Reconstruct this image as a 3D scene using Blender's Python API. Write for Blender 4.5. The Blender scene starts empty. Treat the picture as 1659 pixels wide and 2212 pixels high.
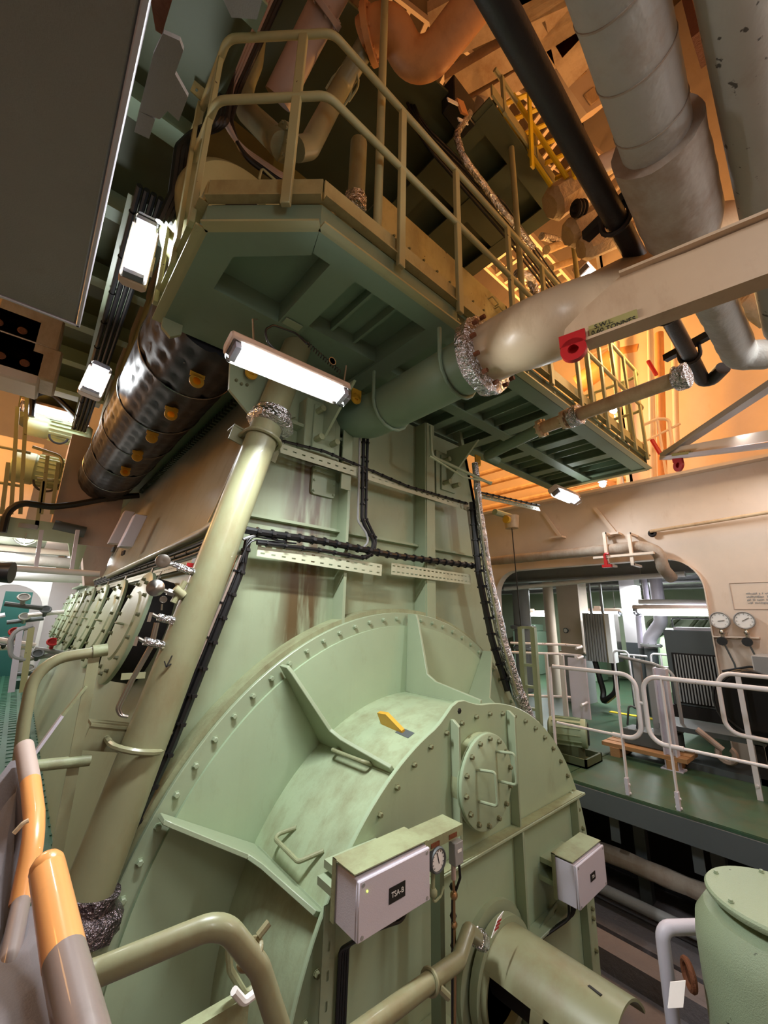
import bpy, bmesh, math, random
import numpy as np
from mathutils import Vector as V, Matrix
random.seed(7)
PI = math.pi
scene = bpy.context.scene
COL = scene.collection
# ---------------------------------------------------------------- camera
FPX, CX, CY = 877.0, 829.5, 1106.0            # focal length and centre, in pixels of 1659 x 2212
yaw, pit, rol = (math.radians(a) for a in (40.9, 14.55, 1.32))
EYE = V((0, 0, 1.5))
FW = V((math.sin(yaw)*math.cos(pit), math.cos(yaw)*math.cos(pit), math.sin(pit)))
_r = V((math.cos(yaw), -math.sin(yaw), 0)); _u = _r.cross(FW)
RT = _r*math.cos(rol) + _u*math.sin(rol)
UP = -_r*math.sin(rol) + _u*math.cos(rol)
cd = bpy.data.cameras.new('camera'); cam = bpy.data.objects.new('camera', cd); COL.objects.link(cam)
cam.matrix_world = Matrix(((RT.x, UP.x, -FW.x, EYE.x), (RT.y, UP.y, -FW.y, EYE.y), (RT.z, UP.z, -FW.z, EYE.z), (0, 0, 0, 1)))
cd.sensor_fit = 'HORIZONTAL'; cd.sensor_width = 36; cd.lens = 36*FPX/1659; cd.clip_start = .05; cd.clip_end = 200
scene.camera = cam
# ---------------------------------------------------------------- world, exposure
w = bpy.data.worlds.new('world'); scene.world = w; w.use_nodes = True
w.node_tree.nodes['Background'].inputs[0].default_value = (.85, .78, .66, 1)
w.node_tree.nodes['Background'].inputs[1].default_value = .05
vs = scene.view_settings
vs.view_transform = 'Standard'; vs.look = 'None'; vs.gamma = 1; vs.use_curve_mapping = False; vs.exposure = -0.15
scene.cycles.max_bounces = 6; scene.cycles.diffuse_bounces = 4; scene.cycles.glossy_bounces = 3; scene.cycles.transparent_max_bounces = 6
scene.cycles.adaptive_threshold = .025; scene.cycles.caustics_reflective = False; scene.cycles.caustics_refractive = False
def light(kind, loc, power, col, size=.3, sizey=None, aim=None, name='lamp_light'):
    l = bpy.data.lights.new(name, kind); l.energy = power; l.color = col
    if kind == 'AREA':
        l.shape = 'RECTANGLE'; l.size = size; l.size_y = sizey or size
    else:
        l.shadow_soft_size = size
    o = bpy.data.objects.new(name, l); COL.objects.link(o); o.location = loc
    if aim is not None:
        o.rotation_euler = (V(aim)-V(loc)).to_track_quat('-Z', 'Y').to_euler()
    return o
WHITE = (.94, .985, 1); SODIUM = (1, .47, .13)
# sodium floodlights high in the engine casing and out to port, the space's other ceiling lights, plus added fill lights
light('POINT', (7.2, 3.6, 6.4), 520, SODIUM, .25, name='casing_light')
light('POINT', (6.6, 6.5, 8.2), 520, SODIUM, .3, name='casing_light')
light('POINT', (5.6, -.9, 5.4), 170, SODIUM, .25, name='casing_light')
light('POINT', (5.3, 1.0, 4.9), 55, (1, .66, .28), .2, name='casing_light')  # added fill without a fitting, brightens the yellow ladder and valve jackets
light('POINT', (9.8, .6, 6.0), 380, SODIUM, .25, name='casing_light')
light('POINT', (-1.6, 8.2, 4.2), 200, SODIUM, .25, name='port_flood')
light('POINT', (-2.6, 5.0, 4.2), 50, SODIUM, .25, name='port_flood')
light('AREA', (.5, -.9, 3.2), 14, WHITE, .25, 1.2, (1.6, 1.9, .5), name='ceiling_tube_light')
light('AREA', (3.3, -.9, 3.2), 38, WHITE, .25, 1.2, (2.6, 1.9, .3), name='ceiling_tube_light')
light('AREA', (9.0, 2.6, 2.2), 120, WHITE, 1.4, .2, (9.0, 2.6, 0), name='store_tube_light')
light('AREA', (10.2, 5.2, 2.2), 120, WHITE, 1.4, .2, (10.2, 5.2, 0), name='store_tube_light')
light('AREA', (5.4, .4, 3.3), 18, WHITE, 1.2, .2, (5.4, .4, 0), name='deck_tube_light')
light('AREA', (-.7, 5.2, 2.5), 30, WHITE, 1.2, .2, (0, 5.4, 0), name='port_area_light')
light('AREA', (0, 12.2, 2.6), 60, WHITE, 1.2, .2, (0, 12.2, 0), name='port_area_light')  # added fill without a fitting, brightens the space beyond the port arch
light('AREA', (-.4, 9.2, 2.4), 60, WHITE, 1.2, .2, (0, 9.2, 0), name='port_area_light')
# ---------------------------------------------------------------- pixel -> point on a known plane
def ray(px, py): return FW + RT*((px-CX)/FPX) - UP*((py-CY)/FPX)
def at(px, py, x=None, y=None, z=None):
    v = ray(px, py)
    if x is not None: t = (x-EYE.x)/v.x
    elif y is not None: t = (y-EYE.y)/v.y
    else: t = (z-EYE.z)/v.z
    return EYE + v*t
def atd(px, py, d): return EYE + ray(px, py)*d
def atp(px, py, pt, n):
    v = ray(px, py); n = V(n)
    return EYE + v*((V(pt)-EYE).dot(n)/v.dot(n))
def atcyl(px, py, cx, cz, r):
    v = ray(px, py); ox, oz = EYE.x-cx, EYE.z-cz
    a = v.x**2+v.z**2; b = 2*(ox*v.x+oz*v.z); c = ox*ox+oz*oz-r*r
    d = b*b-4*a*c
    if d < 0: d = 0
    return EYE + v*((-b-math.sqrt(d))/(2*a))
# ---------------------------------------------------------------- mesh builder
def fillet(pts, rad, seg=5):
    pts = [V(p) for p in pts]; out = [pts[0]]
    for i in range(1, len(pts)-1):
        a, b, c = pts[i-1], pts[i], pts[i+1]
        u, w_ = (a-b), (c-b); lu, lw = u.length, w_.length
        u.normalize(); w_.normalize()
        ang = u.angle(w_)
        if ang > 3.05 or rad <= 0: out.append(b); continue
        t = min(rad/math.tan(ang/2), lu*.49, lw*.49); rr = t*math.tan(ang/2)
        p0 = b+u*t; p1 = b+w_*t
        cen = b + (u+w_).normalized()*(rr/math.sin(ang/2))
        d0 = p0-cen; d1 = p1-cen
        for k in range(seg+1):
            s = k/seg; th = d0.angle(d1)
            if th < 1e-4: out.append(p0); break
            out.append(cen + d0*(math.sin((1-s)*th)/math.sin(th)) + d1*(math.sin(s*th)/math.sin(th)))
    out.append(pts[-1]); return out
class MB:
    def __init__(s): s.v = []; s.f = []
    def add(s, vs_, fs):
        o = len(s.v); s.v += [tuple(v) for v in vs_]; s.f += [[i+o for i in f] for f in fs]; return s
    def obox(s, c, ax, ay, az):
        c, ax, ay, az = V(c), V(ax), V(ay), V(az)
        if ax.cross(ay).dot(az) < 0: ax = -ax
        vs_ = [c+ax*i+ay*j+az*k for k in (-1, 1) for j in (-1, 1) for i in (-1, 1)]
        return s.add(vs_, [(0, 2, 3, 1), (4, 5, 7, 6), (0, 1, 5, 4), (2, 6, 7, 3), (0, 4, 6, 2), (1, 3, 7, 5)])
    def box(s, a, b):
        a, b = V(a), V(b); c = (a+b)/2; h = (b-a)/2
        return s.obox(c, (abs(h.x), 0, 0), (0, abs(h.y), 0), (0, 0, abs(h.z)))
    def bar(s, a, b, w, h, up=(0, 0, 1)):
        a, b = V(a), V(b); d = (b-a); up = V(up)
        x = d.cross(up)
        if x.length < 1e-5: x = d.cross(V((1, 0, 0)))
        x.normalize(); y = x.cross(d).normalized()
        return s.obox((a+b)/2, d/2, x*w/2, y*h/2)
    def tube(s, pts, r, n=10, fil=0, closed=False, wob=0, seg=5, sub=0):
        pts = [V(p) for p in pts]
        if fil: pts = fillet(pts, fil, seg)
        if sub:
            q = []
            for a, b in zip(pts, pts[1:]):
                m = max(1, int((b-a).length/sub))
                q += [a.lerp(b, k/m) for k in range(m)]
            pts = q+[pts[-1]]
        q = [pts[0]]
        for p in pts[1:]:
            if (p-q[-1]).length > 1e-5: q.append(p)
        pts = q; N = len(pts); vs_ = []; fs = []
        nrm = None
        for i, p in enumerate(pts):
            if closed: t = pts[(i+1) % N]-pts[i-1]
            else: t = pts[min(i+1, N-1)]-pts[max(i-1, 0)]
            t.normalize()
            if nrm is None:
                nrm = t.cross(V((0, 0, 1)))
                if nrm.length < .05: nrm = t.cross(V((1, 0, 0)))
            nrm = nrm - t*nrm.dot(t); nrm.normalize(); bn = t.cross(nrm)
            ri = r(i/(N-1)) if callable(r) else r
            for k in range(n):
                a = 2*PI*k/n; rr = ri*(1+(random.uniform(-wob, wob) if wob else 0))
                vs_.append(p+(nrm*math.cos(a)+bn*math.sin(a))*rr)
        m = N if closed else N-1
        for i in range(m):
            for k in range(n):
                j = (i+1) % N
                fs.append((i*n+k, i*n+(k+1) % n, j*n+(k+1) % n, j*n+k))
        if not closed:
            fs.append(tuple(range(n-1, -1, -1))); fs.append(tuple(range((N-1)*n, N*n)))
        return s.add(vs_, fs)
    def lathe(s, o, d, prof, n=24, a0=0, a1=2*PI, ref=None):
        o, d = V(o), V(d).normalized()
        x = V(ref) if ref else (V((0, 0, 1)) if abs(d.z) < .9 else V((1, 0, 0)))
        x = (x-d*x.dot(d)).normalized(); y = d.cross(x)
        full = abs(a1-a0) > 2*PI-1e-4; m = n if full else n+1
        vs_ = []; fs = []; K = len(prof)
        for i in range(m):
            a = a0+(a1-a0)*i/n
            for (t, r) in prof: vs_.append(o+d*t+(x*math.cos(a)+y*math.sin(a))*max(r, 1e-4))
        for i in range(n):
            j = (i+1) % m
            for k in range(K-1): fs.append((i*K+k, i*K+k+1, j*K+k+1, j*K+k))
        if full:
            if prof[0][1] > 1e-3: fs.append(tuple(i*K for i in range(m)))
            if prof[-1][1] > 1e-3: fs.append(tuple(i*K+K-1 for i in range(m-1, -1, -1)))
        return s.add(vs_, fs)
    def cyl(s, a, b, r, n=16, r2=None):
        a, b = V(a), V(b)
        return s.lathe(a, b-a, [(0, r), ((b-a).length, r if r2 is None else r2)], n)
    def prism(s, poly, off):
        poly = [V(p) for p in poly]; off = V(off); n = len(poly)
        vs_ = poly+[p+off for p in poly]
        fs = [tuple(range(n)), tuple(range(2*n-1, n-1, -1))]+[(i, i+n, (i+1) % n+n, (i+1) % n) for i in range(n)]
        return s.add(vs_, fs)
    def ringplate(s, c, d, r0, r1, th, n=48, a0=0, a1=2*PI, ref=None):
        return s.lathe(c, d, [(0, r0), (0, r1), (th, r1), (th, r0), (0, r0)], n, a0, a1, ref)
    def torus(s, c, d, R, r, n=20, m=8, a0=0, a1=2*PI, ref=None):
        prof = [(r*math.sin(2*PI*k/m), R+r*math.cos(2*PI*k/m)) for k in range(m+1)]
        o, d = V(c), V(d).normalized()
        return s.lathe(o, d, prof, n, a0, a1, ref)
    def sph(s, c, r, n=12, sc=(1, 1, 1)):
        c = V(c); vs_ = []; fs = []; m = n//2
        for i in range(m+1):
            th = PI*i/m
            for k in range(n):
                a = 2*PI*k/n; vs_.append(c+V((r*sc[0]*math.sin(th)*math.cos(a), r*sc[1]*math.sin(th)*math.sin(a), r*sc[2]*math.cos(th))))
        for i in range(m):
            for k in range(n): fs.append((i*n+k, (i+1)*n+k, (i+1)*n+(k+1) % n, i*n+(k+1) % n))
        return s.add(vs_, fs)
    def perf(s, a, b, wdir, w, th, pitch=.07, slot=(.028, .009), rows=1):
        """a flat strip from a to b with real slots punched through it"""
        a, b = V(a), V(b); d = b-a; L = d.length; d.normalize(); wd = V(wdir); wd = (wd-d*wd.dot(d)).normalized(); nn = d.cross(wd)
        n = max(1, int(L/pitch)); ps = L/n; rw = w/rows
        for side in (0, 1):
            off = nn*(th*side)
            for i in range(n):
                for j in range(rows):
                    x0, x1 = i*ps, (i+1)*ps; y0, y1 = -w/2+j*rw, -w/2+(j+1)*rw
                    cx, cy = (x0+x1)/2, (y0+y1)/2; hx, hy = slot[0]/2, slot[1]/2
                    P_ = lambda u, v: a+d*u+wd*v+off
                    o = [P_(x0, y0), P_(x1, y0), P_(x1, y1), P_(x0, y1), P_(cx-hx, cy-hy), P_(cx+hx, cy-hy), P_(cx+hx, cy+hy), P_(cx-hx, cy+hy)]
                    q = [(0, 1, 5, 4), (1, 2, 6, 5), (2, 3, 7, 6), (3, 0, 4, 7)]
                    s.add(o, q if side else [t[::-1] for t in q])
        return s
    def mesh(s, name, mat, sm=35):
        me = bpy.data.meshes.new(name); me.from_pydata(s.v, [], s.f)
        if mat is not None: me.materials.append(M[mat] if isinstance(mat, str) else mat)
        me.validate()
        bm = bmesh.new(); bm.from_mesh(me); bmesh.ops.recalc_face_normals(bm, faces=bm.faces); bm.to_mesh(me); bm.free()
        if sm:
            me.polygons.foreach_set('use_smooth', [True]*len(me.polygons))
            me.set_sharp_from_angle(angle=math.radians(sm))
        return me
    def build(s, name, mat, par=None, sm=35, bev=0):
        o = bpy.data.objects.new(name, s.mesh(name, mat, sm)); COL.objects.link(o)
        if bev:
            b = o.modifiers.new('bevel', 'BEVEL'); b.width = bev; b.segments = 1; b.limit_method = 'ANGLE'; b.angle_limit = .6
        if par: setpar(o, par)
        return o
def setpar(o, p):
    o.parent = p
    if p.type == 'EMPTY': o.matrix_parent_inverse = Matrix.Translation(-p.location)
def tag(o, label, cat, group=None, kind=None):
    o['label'] = label
    if cat: o['category'] = cat
    if group: o['group'] = group
    if kind: o['kind'] = kind
    return o
def thing(name, label, cat, loc=(0, 0, 0), group=None):
    o = bpy.data.objects.new(name, None); COL.objects.link(o); o.location = loc; o.empty_display_size = .1
    return tag(o, label, cat, group)
def struct(o): o['kind'] = 'structure'; return o
def inst(me, name, loc, d, par=None, ref=None, scale=1):
    """another object sharing mesh me, its +Z turned to d"""
    o = bpy.data.objects.new(name, me); COL.objects.link(o)
    o.rotation_mode = 'QUATERNION'; o.rotation_quaternion = V(d).to_track_quat('Z', 'Y'); o.location = loc; o.scale = (scale,)*3
    if par: setpar(o, par)
    return o
# ---------------------------------------------------------------- materials
def lin(c): return tuple((x/255/12.92 if x/255 <= .04045 else ((x/255+.055)/1.055)**2.4) for x in c)+(1,)
M = {}
def paint(name, col, rough=.45, var=.1, dirt=0, dcol=(92, 74, 50), metal=0, bump=.02, bscale=60, dscale=5, spots=0, spotcol=(70, 50, 35), coat=0, emit=None, streak=0):
    m = bpy.data.materials.new(name); m.use_nodes = True; nt = m.node_tree; N = nt.nodes; L = nt.links
    bs = N['Principled BSDF']; bs.inputs['Roughness'].default_value = rough; bs.inputs['Metallic'].default_value = metal
    tc = N.new('ShaderNodeTexCoord'); c = lin(col)
    def noise(sc, det=4, ro=.6, mp=None):
        n = N.new('ShaderNodeTexNoise'); n.inputs['Scale'].default_value = sc; n.inputs['Detail'].default_value = det; n.inputs['Roughness'].default_value = ro
        if mp:
            g = N.new('ShaderNodeMapping'); g.inputs['Scale'].default_value = mp; L.new(tc.outputs['Object'], g.inputs[0]); L.new(g.outputs[0], n.inputs[0])
        else: L.new(tc.outputs['Object'], n.inputs[0])
        return n
    def ramp(src, p0, p1):
        r_ = N.new('ShaderNodeMapRange'); r_.inputs[1].default_value = p0; r_.inputs[2].default_value = p1; L.new(src, r_.inputs[0]); return r_.outputs[0]
    def mix(fac, a, b):
        x = N.new('ShaderNodeMix'); x.data_type = 'RGBA'
        if isinstance(fac, (int, float)): x.inputs[0].default_value = fac
        else: L.new(fac, x.inputs[0])
        for i, q in ((6, a), (7, b)):
            if isinstance(q, tuple): x.inputs[i].default_value = q
            else: L.new(q, x.inputs[i])
        return x.outputs[2]
    lo = tuple(max(0, v*(1-var)) for v in c[:3])+(1,); hi = tuple(min(1, v*(1+var)) for v in c[:3])+(1,)
    n1 = noise(2.3, 5); cur = mix(ramp(n1.outputs[0], .3, .7), lo, hi)
    if dirt:
        n2 = noise(dscale, 6, .7, (1, 1, .45)); k = ramp(n2.outputs[0], .66-dirt*.28, .86-dirt*.1)
        mm = N.new('ShaderNodeMath'); mm.operation = 'MULTIPLY'; mm.inputs[1].default_value = min(.75, .3+dirt*.5); L.new(k, mm.inputs[0])
        cur = mix(mm.outputs[0], cur, lin(dcol))
    if streak:
        n4 = noise(9, 4, .6, (1, 1, .08)); k = ramp(n4.outputs[0], .58, .8)
        mm = N.new('ShaderNodeMath'); mm.operation = 'MULTIPLY'; mm.inputs[1].default_value = streak; L.new(k, mm.inputs[0])
        cur = mix(mm.outputs[0], cur, lin(dcol))
    if spots:
        n3 = noise(22, 3, .5); cur = mix(ramp(n3.outputs[0], .74-spots*.1, .77-spots*.1), cur, lin(spotcol))
    L.new(cur, bs.inputs['Base Color'])
    if bump:
        nb = noise(bscale, 3); b = N.new('ShaderNodeBump'); b.inputs['Strength'].default_value = min(1, bump*6); b.inputs['Distance'].default_value = bump*.1
        L.new(nb.outputs[0], b.inputs['Height']); L.new(b.outputs[0], bs.inputs['Normal'])
    if coat: bs.inputs['Coat Weight'].default_value = coat
    if emit:
        bs.inputs['Emission Color'].default_value = lin(emit[0]); bs.inputs['Emission Strength'].default_value = emit[1]
    M[name] = m; m['nodes'] = 1
    return m
G = (154, 167, 138)
paint('tray_pale', (192, 196, 168), .4, .05, .3, (140, 126, 92))
paint('casing_dark', (74, 58, 44), .8, .2, .4, (50, 38, 30))  # dark colour stands in for the unlit background behind the casing bars
paint('green', G, .38, .06, .25, (120, 112, 78), streak=.12)
paint('green_clean', (163, 181, 150), .36, .05, .32, (130, 126, 92), streak=.12)
paint('green_dirty', (152, 160, 124), .5, .08, .9, (110, 96, 66), bump=.05)
paint('green_pipe', (140, 140, 108), .36, .06, .7, (122, 98, 64), coat=.15)
paint('side_beige', (166, 160, 138), .25, .05, .4, (134, 116, 88), streak=.3)
paint('bolt_olive', (118, 120, 88), .5, .1, .4, (80, 66, 44))
paint('green_drum', (166, 182, 148), .42, .06, .75, (120, 106, 72), streak=.45, bump=.03)
paint('foil_dark', (120, 108, 112), .3, .2, .4, (70, 50, 44), metal=.9, bump=.3, bscale=40)
paint('lagging_spots', (166, 160, 150), .6, .05, .3, (140, 112, 84), bump=.08, bscale=20, spots=.75, spotcol=(72, 66, 58))
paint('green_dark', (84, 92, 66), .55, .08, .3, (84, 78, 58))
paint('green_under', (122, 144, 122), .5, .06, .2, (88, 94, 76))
paint('rail_green', (170, 166, 122), .42, .06, .3, (128, 108, 66), spots=.1)
paint('gallery_yellow', (176, 168, 120), .5, .08, .7, (120, 92, 52), spots=.25)
paint('cream', (220, 202, 186), .5, .05, .2, (180, 146, 108), bump=.015)
paint('cream_dirty', (206, 180, 146), .55, .08, .8, (150, 104, 62), bump=.04)
paint('white', (232, 228, 228), .4, .04, .15, (168, 150, 132))
paint('rail_white', (226, 220, 222), .35, .04, .2, (170, 128, 100), spots=.3, spotcol=(138, 90, 60))
paint('grey_plate', (140, 136, 132), .55, .06, .25, (104, 92, 80), bump=.05, bscale=180)
paint('grey', (150, 150, 150), .5, .06, .3, (106, 98, 88))
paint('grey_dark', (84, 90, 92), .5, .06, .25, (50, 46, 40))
paint('stair_rail', (132, 116, 110), .35, .08, .4, (96, 78, 68), coat=.3)
paint('stair_grey', (108, 101, 104), .5, .05, .2, (122, 108, 100), bump=.03, bscale=150)
paint('lilac', (206, 200, 212), .42, .03, .12, (158, 146, 136), bump=.03, bscale=220)
paint('deck_green', (56, 84, 62), .42, .15, .8, (86, 78, 48), bump=.03, spots=.12, spotcol=(30, 34, 28))
paint('walk_green', (58, 104, 82), .3, .1, .25, (70, 84, 58), bump=.04)
paint('rust', (116, 66, 38), .8, .25, .5, (70, 40, 26), bump=.1)
paint('orange_pipe', (206, 146, 92), .5, .1, .6, (150, 92, 46), bump=.03)
paint('worn_orange', (232, 158, 92), .3, .06, .25, (150, 110, 82), coat=.4)
paint('mauve', (176, 156, 146), .5, .06, .4, (136, 108, 92))
paint('black', (22, 22, 24), .38, .1, 0, bump=.02)
paint('black_pad', (28, 28, 36), .5, .15, .1, (44, 38, 40), bump=.05, bscale=25)
paint('black_pipe', (40, 36, 36), .5, .15, .4, (66, 48, 40), bump=.05)
paint('brown_black', (24, 18, 16), .8, .2, .4, (40, 30, 24))
paint('pipe_beige', (206, 184, 154), .42, .05, .55, (150, 118, 80), coat=.1)
paint('lagging', (172, 168, 162), .7, .06, .5, (150, 118, 84), bump=.12, bscale=14)
paint('lagging_old', (170, 158, 146), .75, .1, 1, (126, 92, 62), bump=.12, bscale=9)
paint('foil', (205, 205, 210), .22, .1, .25, (130, 96, 70), metal=1, bump=.35, bscale=32)
paint('beam_tan', (188, 160, 130), .5, .06, .5, (146, 112, 80))
paint('steel', (170, 168, 162), .3, .1, .2, (96, 80, 64), metal=1)
paint('brass', (182, 148, 110), .3, .1, .2, (110, 84, 60), metal=1)
paint('red', (168, 30, 34), .35, .08, .15, (90, 30, 26))
paint('yellow', (236, 206, 40), .4, .05, .15, (190, 130, 40))
paint('lug_yellow', (206, 158, 46), .45, .1, .35, (120, 84, 40))
paint('plate_label', (150, 140, 84), .5, .05, .2)
paint('ink', (26, 24, 22), .6, 0, 0, bump=0)
paint('label_white', (238, 236, 234), .5, .02, 0, bump=0)
paint('lamp_body', (214, 188, 170), .45, .04, .3, (150, 120, 100))
paint('wood', (178, 132, 88), .7, .15, .5, (130, 90, 58), bump=.06)
paint('teal', (36, 92, 84), .5, .08, .2, (30, 60, 54))
paint('concrete', (112, 106, 108), .8, .1, .5, (82, 74, 70), bump=.1, bscale=40)
paint('insul', (206, 184, 150), .8, .08, .7, (150, 112, 72), bump=.2, bscale=16)
paint('motor_green', (154, 170, 140), .42, .04, .15, (120, 120, 90), bump=.08, bscale=200, spots=.12, spotcol=(60, 62, 50))
paint('tube_glow', (255, 255, 255), .5, 0, 0, bump=0, emit=((246, 255, 250), 22))
paint('bulb_glow', (255, 255, 255), .5, 0, 0, bump=0, emit=((255, 246, 235), 18))
paint('led', (120, 200, 80), .5, 0, 0, bump=0, emit=((190, 220, 90), 3))
def glassmat():
    m = bpy.data.materials.new('clear_plastic'); m.use_nodes = True; nt = m.node_tree; N = nt.nodes
    out = N['Material Output']; N.remove(N['Principled BSDF'])
    t = N.new('ShaderNodeBsdfTransparent'); g = N.new('ShaderNodeBsdfGlossy'); g.inputs['Roughness'].default_value = .08
    t.inputs[0].default_value = (.93, .95, 1, 1)
    fr = N.new('ShaderNodeFresnel'); fr.inputs[0].default_value = 1.5
    x = N.new('ShaderNodeMixShader'); nt.links.new(fr.outputs[0], x.inputs[0]); nt.links.new(t.outputs[0], x.inputs[1]); nt.links.new(g.outputs[0], x.inputs[2])
    nt.links.new(x.outputs[0], out.inputs[0]); M['clear'] = m
glassmat()
def stained_face():
    """the end wall's paint with the oil and rust runs the wall itself carries"""
    m = paint('green_stained', G, .3, .06, .3, (120, 110, 74), streak=.2); nt = m.node_tree; N = nt.nodes; L = nt.links
    bs = N['Principled BSDF']; src = bs.inputs['Base Color'].links[0].from_socket
    tc = N.new('ShaderNodeTexCoord'); sp = N.new('ShaderNodeSeparateXYZ'); L.new(tc.outputs['Object'], sp.inputs[0])
    nz = N.new('ShaderNodeTexNoise'); mp = N.new('ShaderNodeMapping'); mp.inputs['Scale'].default_value = (1, 1, .12); L.new(tc.outputs['Object'], mp.inputs[0]); L.new(mp.outputs[0], nz.inputs[0]); nz.inputs['Scale'].default_value = 13; nz.inputs['Detail'].default_value = 5
    def mth(op, a, b, cl=False):
        x = N.new('ShaderNodeMath'); x.operation = op; x.use_clamp = cl
        for i, q in ((0, a), (1, b)):
            if isinstance(q, (int, float)): x.inputs[i].default_value = q
            else: L.new(q, x.inputs[i])
        return x.outputs[0]
    dx = mth('ABSOLUTE', mth('SUBTRACT', sp.outputs[0], 1.5), 0)
    wx = mth('SUBTRACT', 1, mth('DIVIDE', dx, .24), True)
    zz = mth('SUBTRACT', 1, mth('DIVIDE', mth('ABSOLUTE', mth('SUBTRACT', sp.outputs[2], 1.95), 0), .95), True)
    zz = mth('MULTIPLY', zz, 3, True)
    k = mth('MULTIPLY', mth('MULTIPLY', wx, 1.6, True), zz)
    k = mth('MULTIPLY', k, mth('MULTIPLY', mth('SUBTRACT', nz.outputs[0], .33), 6, True))
    x = N.new('ShaderNodeMix'); x.data_type = 'RGBA'; L.new(mth('MULTIPLY', k, .95), x.inputs[0]); L.new(src, x.inputs[6]); x.inputs[7].default_value = lin((88, 68, 40)); L.new(x.outputs[2], bs.inputs['Base Color'])
stained_face()
# shared small meshes
def boltmesh(name, r, h, mat):
    b = MB(); b.lathe((0, 0, 0), (0, 0, 1), [(0, r*1.25), (h*.25, r*1.25), (h*.25, r), (h*.85, r), (h, r*.75)], 6); return b.mesh(name, mat, 0)
# ================================================================ SETTING
# floors
b = MB(); b.box((4.38, -3, -.02), (13, 14, 0)); fl = struct(b.build('floor_right', 'deck_green'))
# deck plates: seams as separate plates laid on the deck by the edge
def deckplates():
    ys = [-3, -1.2, .45, 2.25, 4.1, 6, 8, 10]
    for y0, y1 in zip(ys, ys[1:]):
        q = MB(); q.box((4.385, y0+.006, 0), (5.55, y1-.006, .006)); q.build('deck_plate', 'deck_green', fl)
deckplates()
b = MB(); b.box((4.36, -3, -.2), (4.42, 14, -.021)); b.box((4.42, -3, -.2), (4.6, 14, -.185)); struct(b.build('trim_1', 'grey_dark')); bpy.data.objects['trim_1']['label'] = 'dark steel edge girder of the starboard deck'
b = MB(); b.box((-4, -3, -1.06), (13, 14, -1.0)); struct(b.build('floor_lower', 'concrete'))
b = MB(); b.box((3.75, -3, -1.0), (3.95, 14, -.86)); b.box((4.1, -3, -1.0), (4.2, 14, -.92)); struct(b.build('trim_2', 'concrete'))
b = MB(); b.box((5.2, -3, -1.0), (5.3, 14, -.2)); struct(b.build('wall_bilge', 'brown_black'))
# port walkway with raised bars
b = MB(); b.box((-1.4, 2.9, -.05), (.5, 14, 0)); wk = struct(b.build('floor_left', 'walk_green'))
b = MB()
for i in range(14):
    x = -1.3+i*.13
    b.box((x, 2.9, 0), (x+.05, 14, .012))
for j in range(70): b.box((-1.38, 3+j*.155, .002), (.48, 3.03+j*.155, .007))
o = b.build('tread_bars', 'walk_green', wk); o['kind'] = 'stuff'
b = MB()
for i in range(40):
    y = 2.7+i*.28; b.box((.5, y, -.03), (.56, y+.25, .03))
struct(b.build('trim_3', 'gallery_yellow'))
b = MB(); b.box((.56, 2.65, -.06), (.62, 14, .0)); b.box((.46, 2.65, -.2), (.5, 14, -.05)); struct(b.build('trim_4', 'rust'))
# outer shell
b = MB(); b.box((-4.1, -3.1, -1), (-4, 14, 9)); struct(b.build('wall_left', 'cream'))
b = MB(); b.box((-4, 14, -1), (13, 14.1, 15)); struct(b.build('wall_back', 'white'))
b = MB(); b.box((13, -3, -1), (13.1, 14, 3.4)); struct(b.build('wall_far_right', 'green'))
b = MB(); b.box((-4, -3.1, -1), (13, -3, 15)); struct(b.build('wall_behind', 'cream'))
b = MB(); b.box((-4, -3, 14.9), (13, 14, 15)); struct(b.build('ceiling_casing', 'casing_dark'))
b = MB(); b.box((11, -3, 3.4), (11.1, 14, 15)); struct(b.build('wall_casing_right', 'cream'))
# starboard bulkhead at x=6.5 with an arched opening, y 1.25..4.25, top 2.35
def bulkhead(name, x, th, ylo, yhi, ztop, y0, y1, zt, rad, mat, z0=0):
    out = [(ylo, z0), (y0, z0)]
    for k in range(9):
        a = PI-(PI/2)*k/8; out.append((y0+rad+rad*math.cos(a), zt-rad+rad*math.sin(a)))
    for k in range(9):
        a = PI/2-(PI/2)*k/8; out.append((y1-rad+rad*math.cos(a), zt-rad+rad*math.sin(a)))
    out += [(y1, z0), (yhi, z0), (yhi, ztop), (ylo, ztop)]
    m = MB(); n = len(out)
    # triangulate by strips: left pier, right pier, lintel
    left = [(ylo, z0), (y0, z0)]+out[2:11]+[(y0+rad, ztop), (ylo, ztop)]
    mid = [out[10], out[11], (y1-rad, ztop), (y0+rad, ztop)]
    right = out[11:20]+[(y1, z0), (yhi, z0), (yhi, ztop), (y1-rad, ztop)]
    for poly in (left, mid, right): m.prism([(x, p[0], p[1]) for p in poly], (th, 0, 0))
    return struct(m.build(name, mat))
wr = bulkhead('wall_right', 6.5, .05, -3, 9.5, 3.45, 1.25, 4.3, 2.36, .42, 'cream')
b = MB(); b.box((6.36, -3, 3.45), (6.75, 9.5, 3.49)); struct(b.build('trim_5', 'cream'))
b = MB()
pts = [(y, z) for y, z in [(1.25, 0)]]
q = [(1.25, 0), (1.25, 1.94)]+[(1.67+.42*math.cos(PI-PI/2*k/8), 1.94+.42*math.sin(PI-PI/2*k/8)) for k in range(1, 9)]+[(3.88+.42*math.cos(PI/2-PI/2*k/8), 1.94+.42*math.sin(PI/2-PI/2*k/8)) for k in range(9)]+[(4.3, 0)]
for (a, c), (d, e) in zip(q, q[1:]): b.bar((6.53, a, c), (6.53, d, e), .16, .014, up=(0, -(e-c), d-a) if abs(e-c)+abs(d-a) > 0 else (0, 0, 1))
struct(b.build('trim_6', 'cream'))
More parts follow.
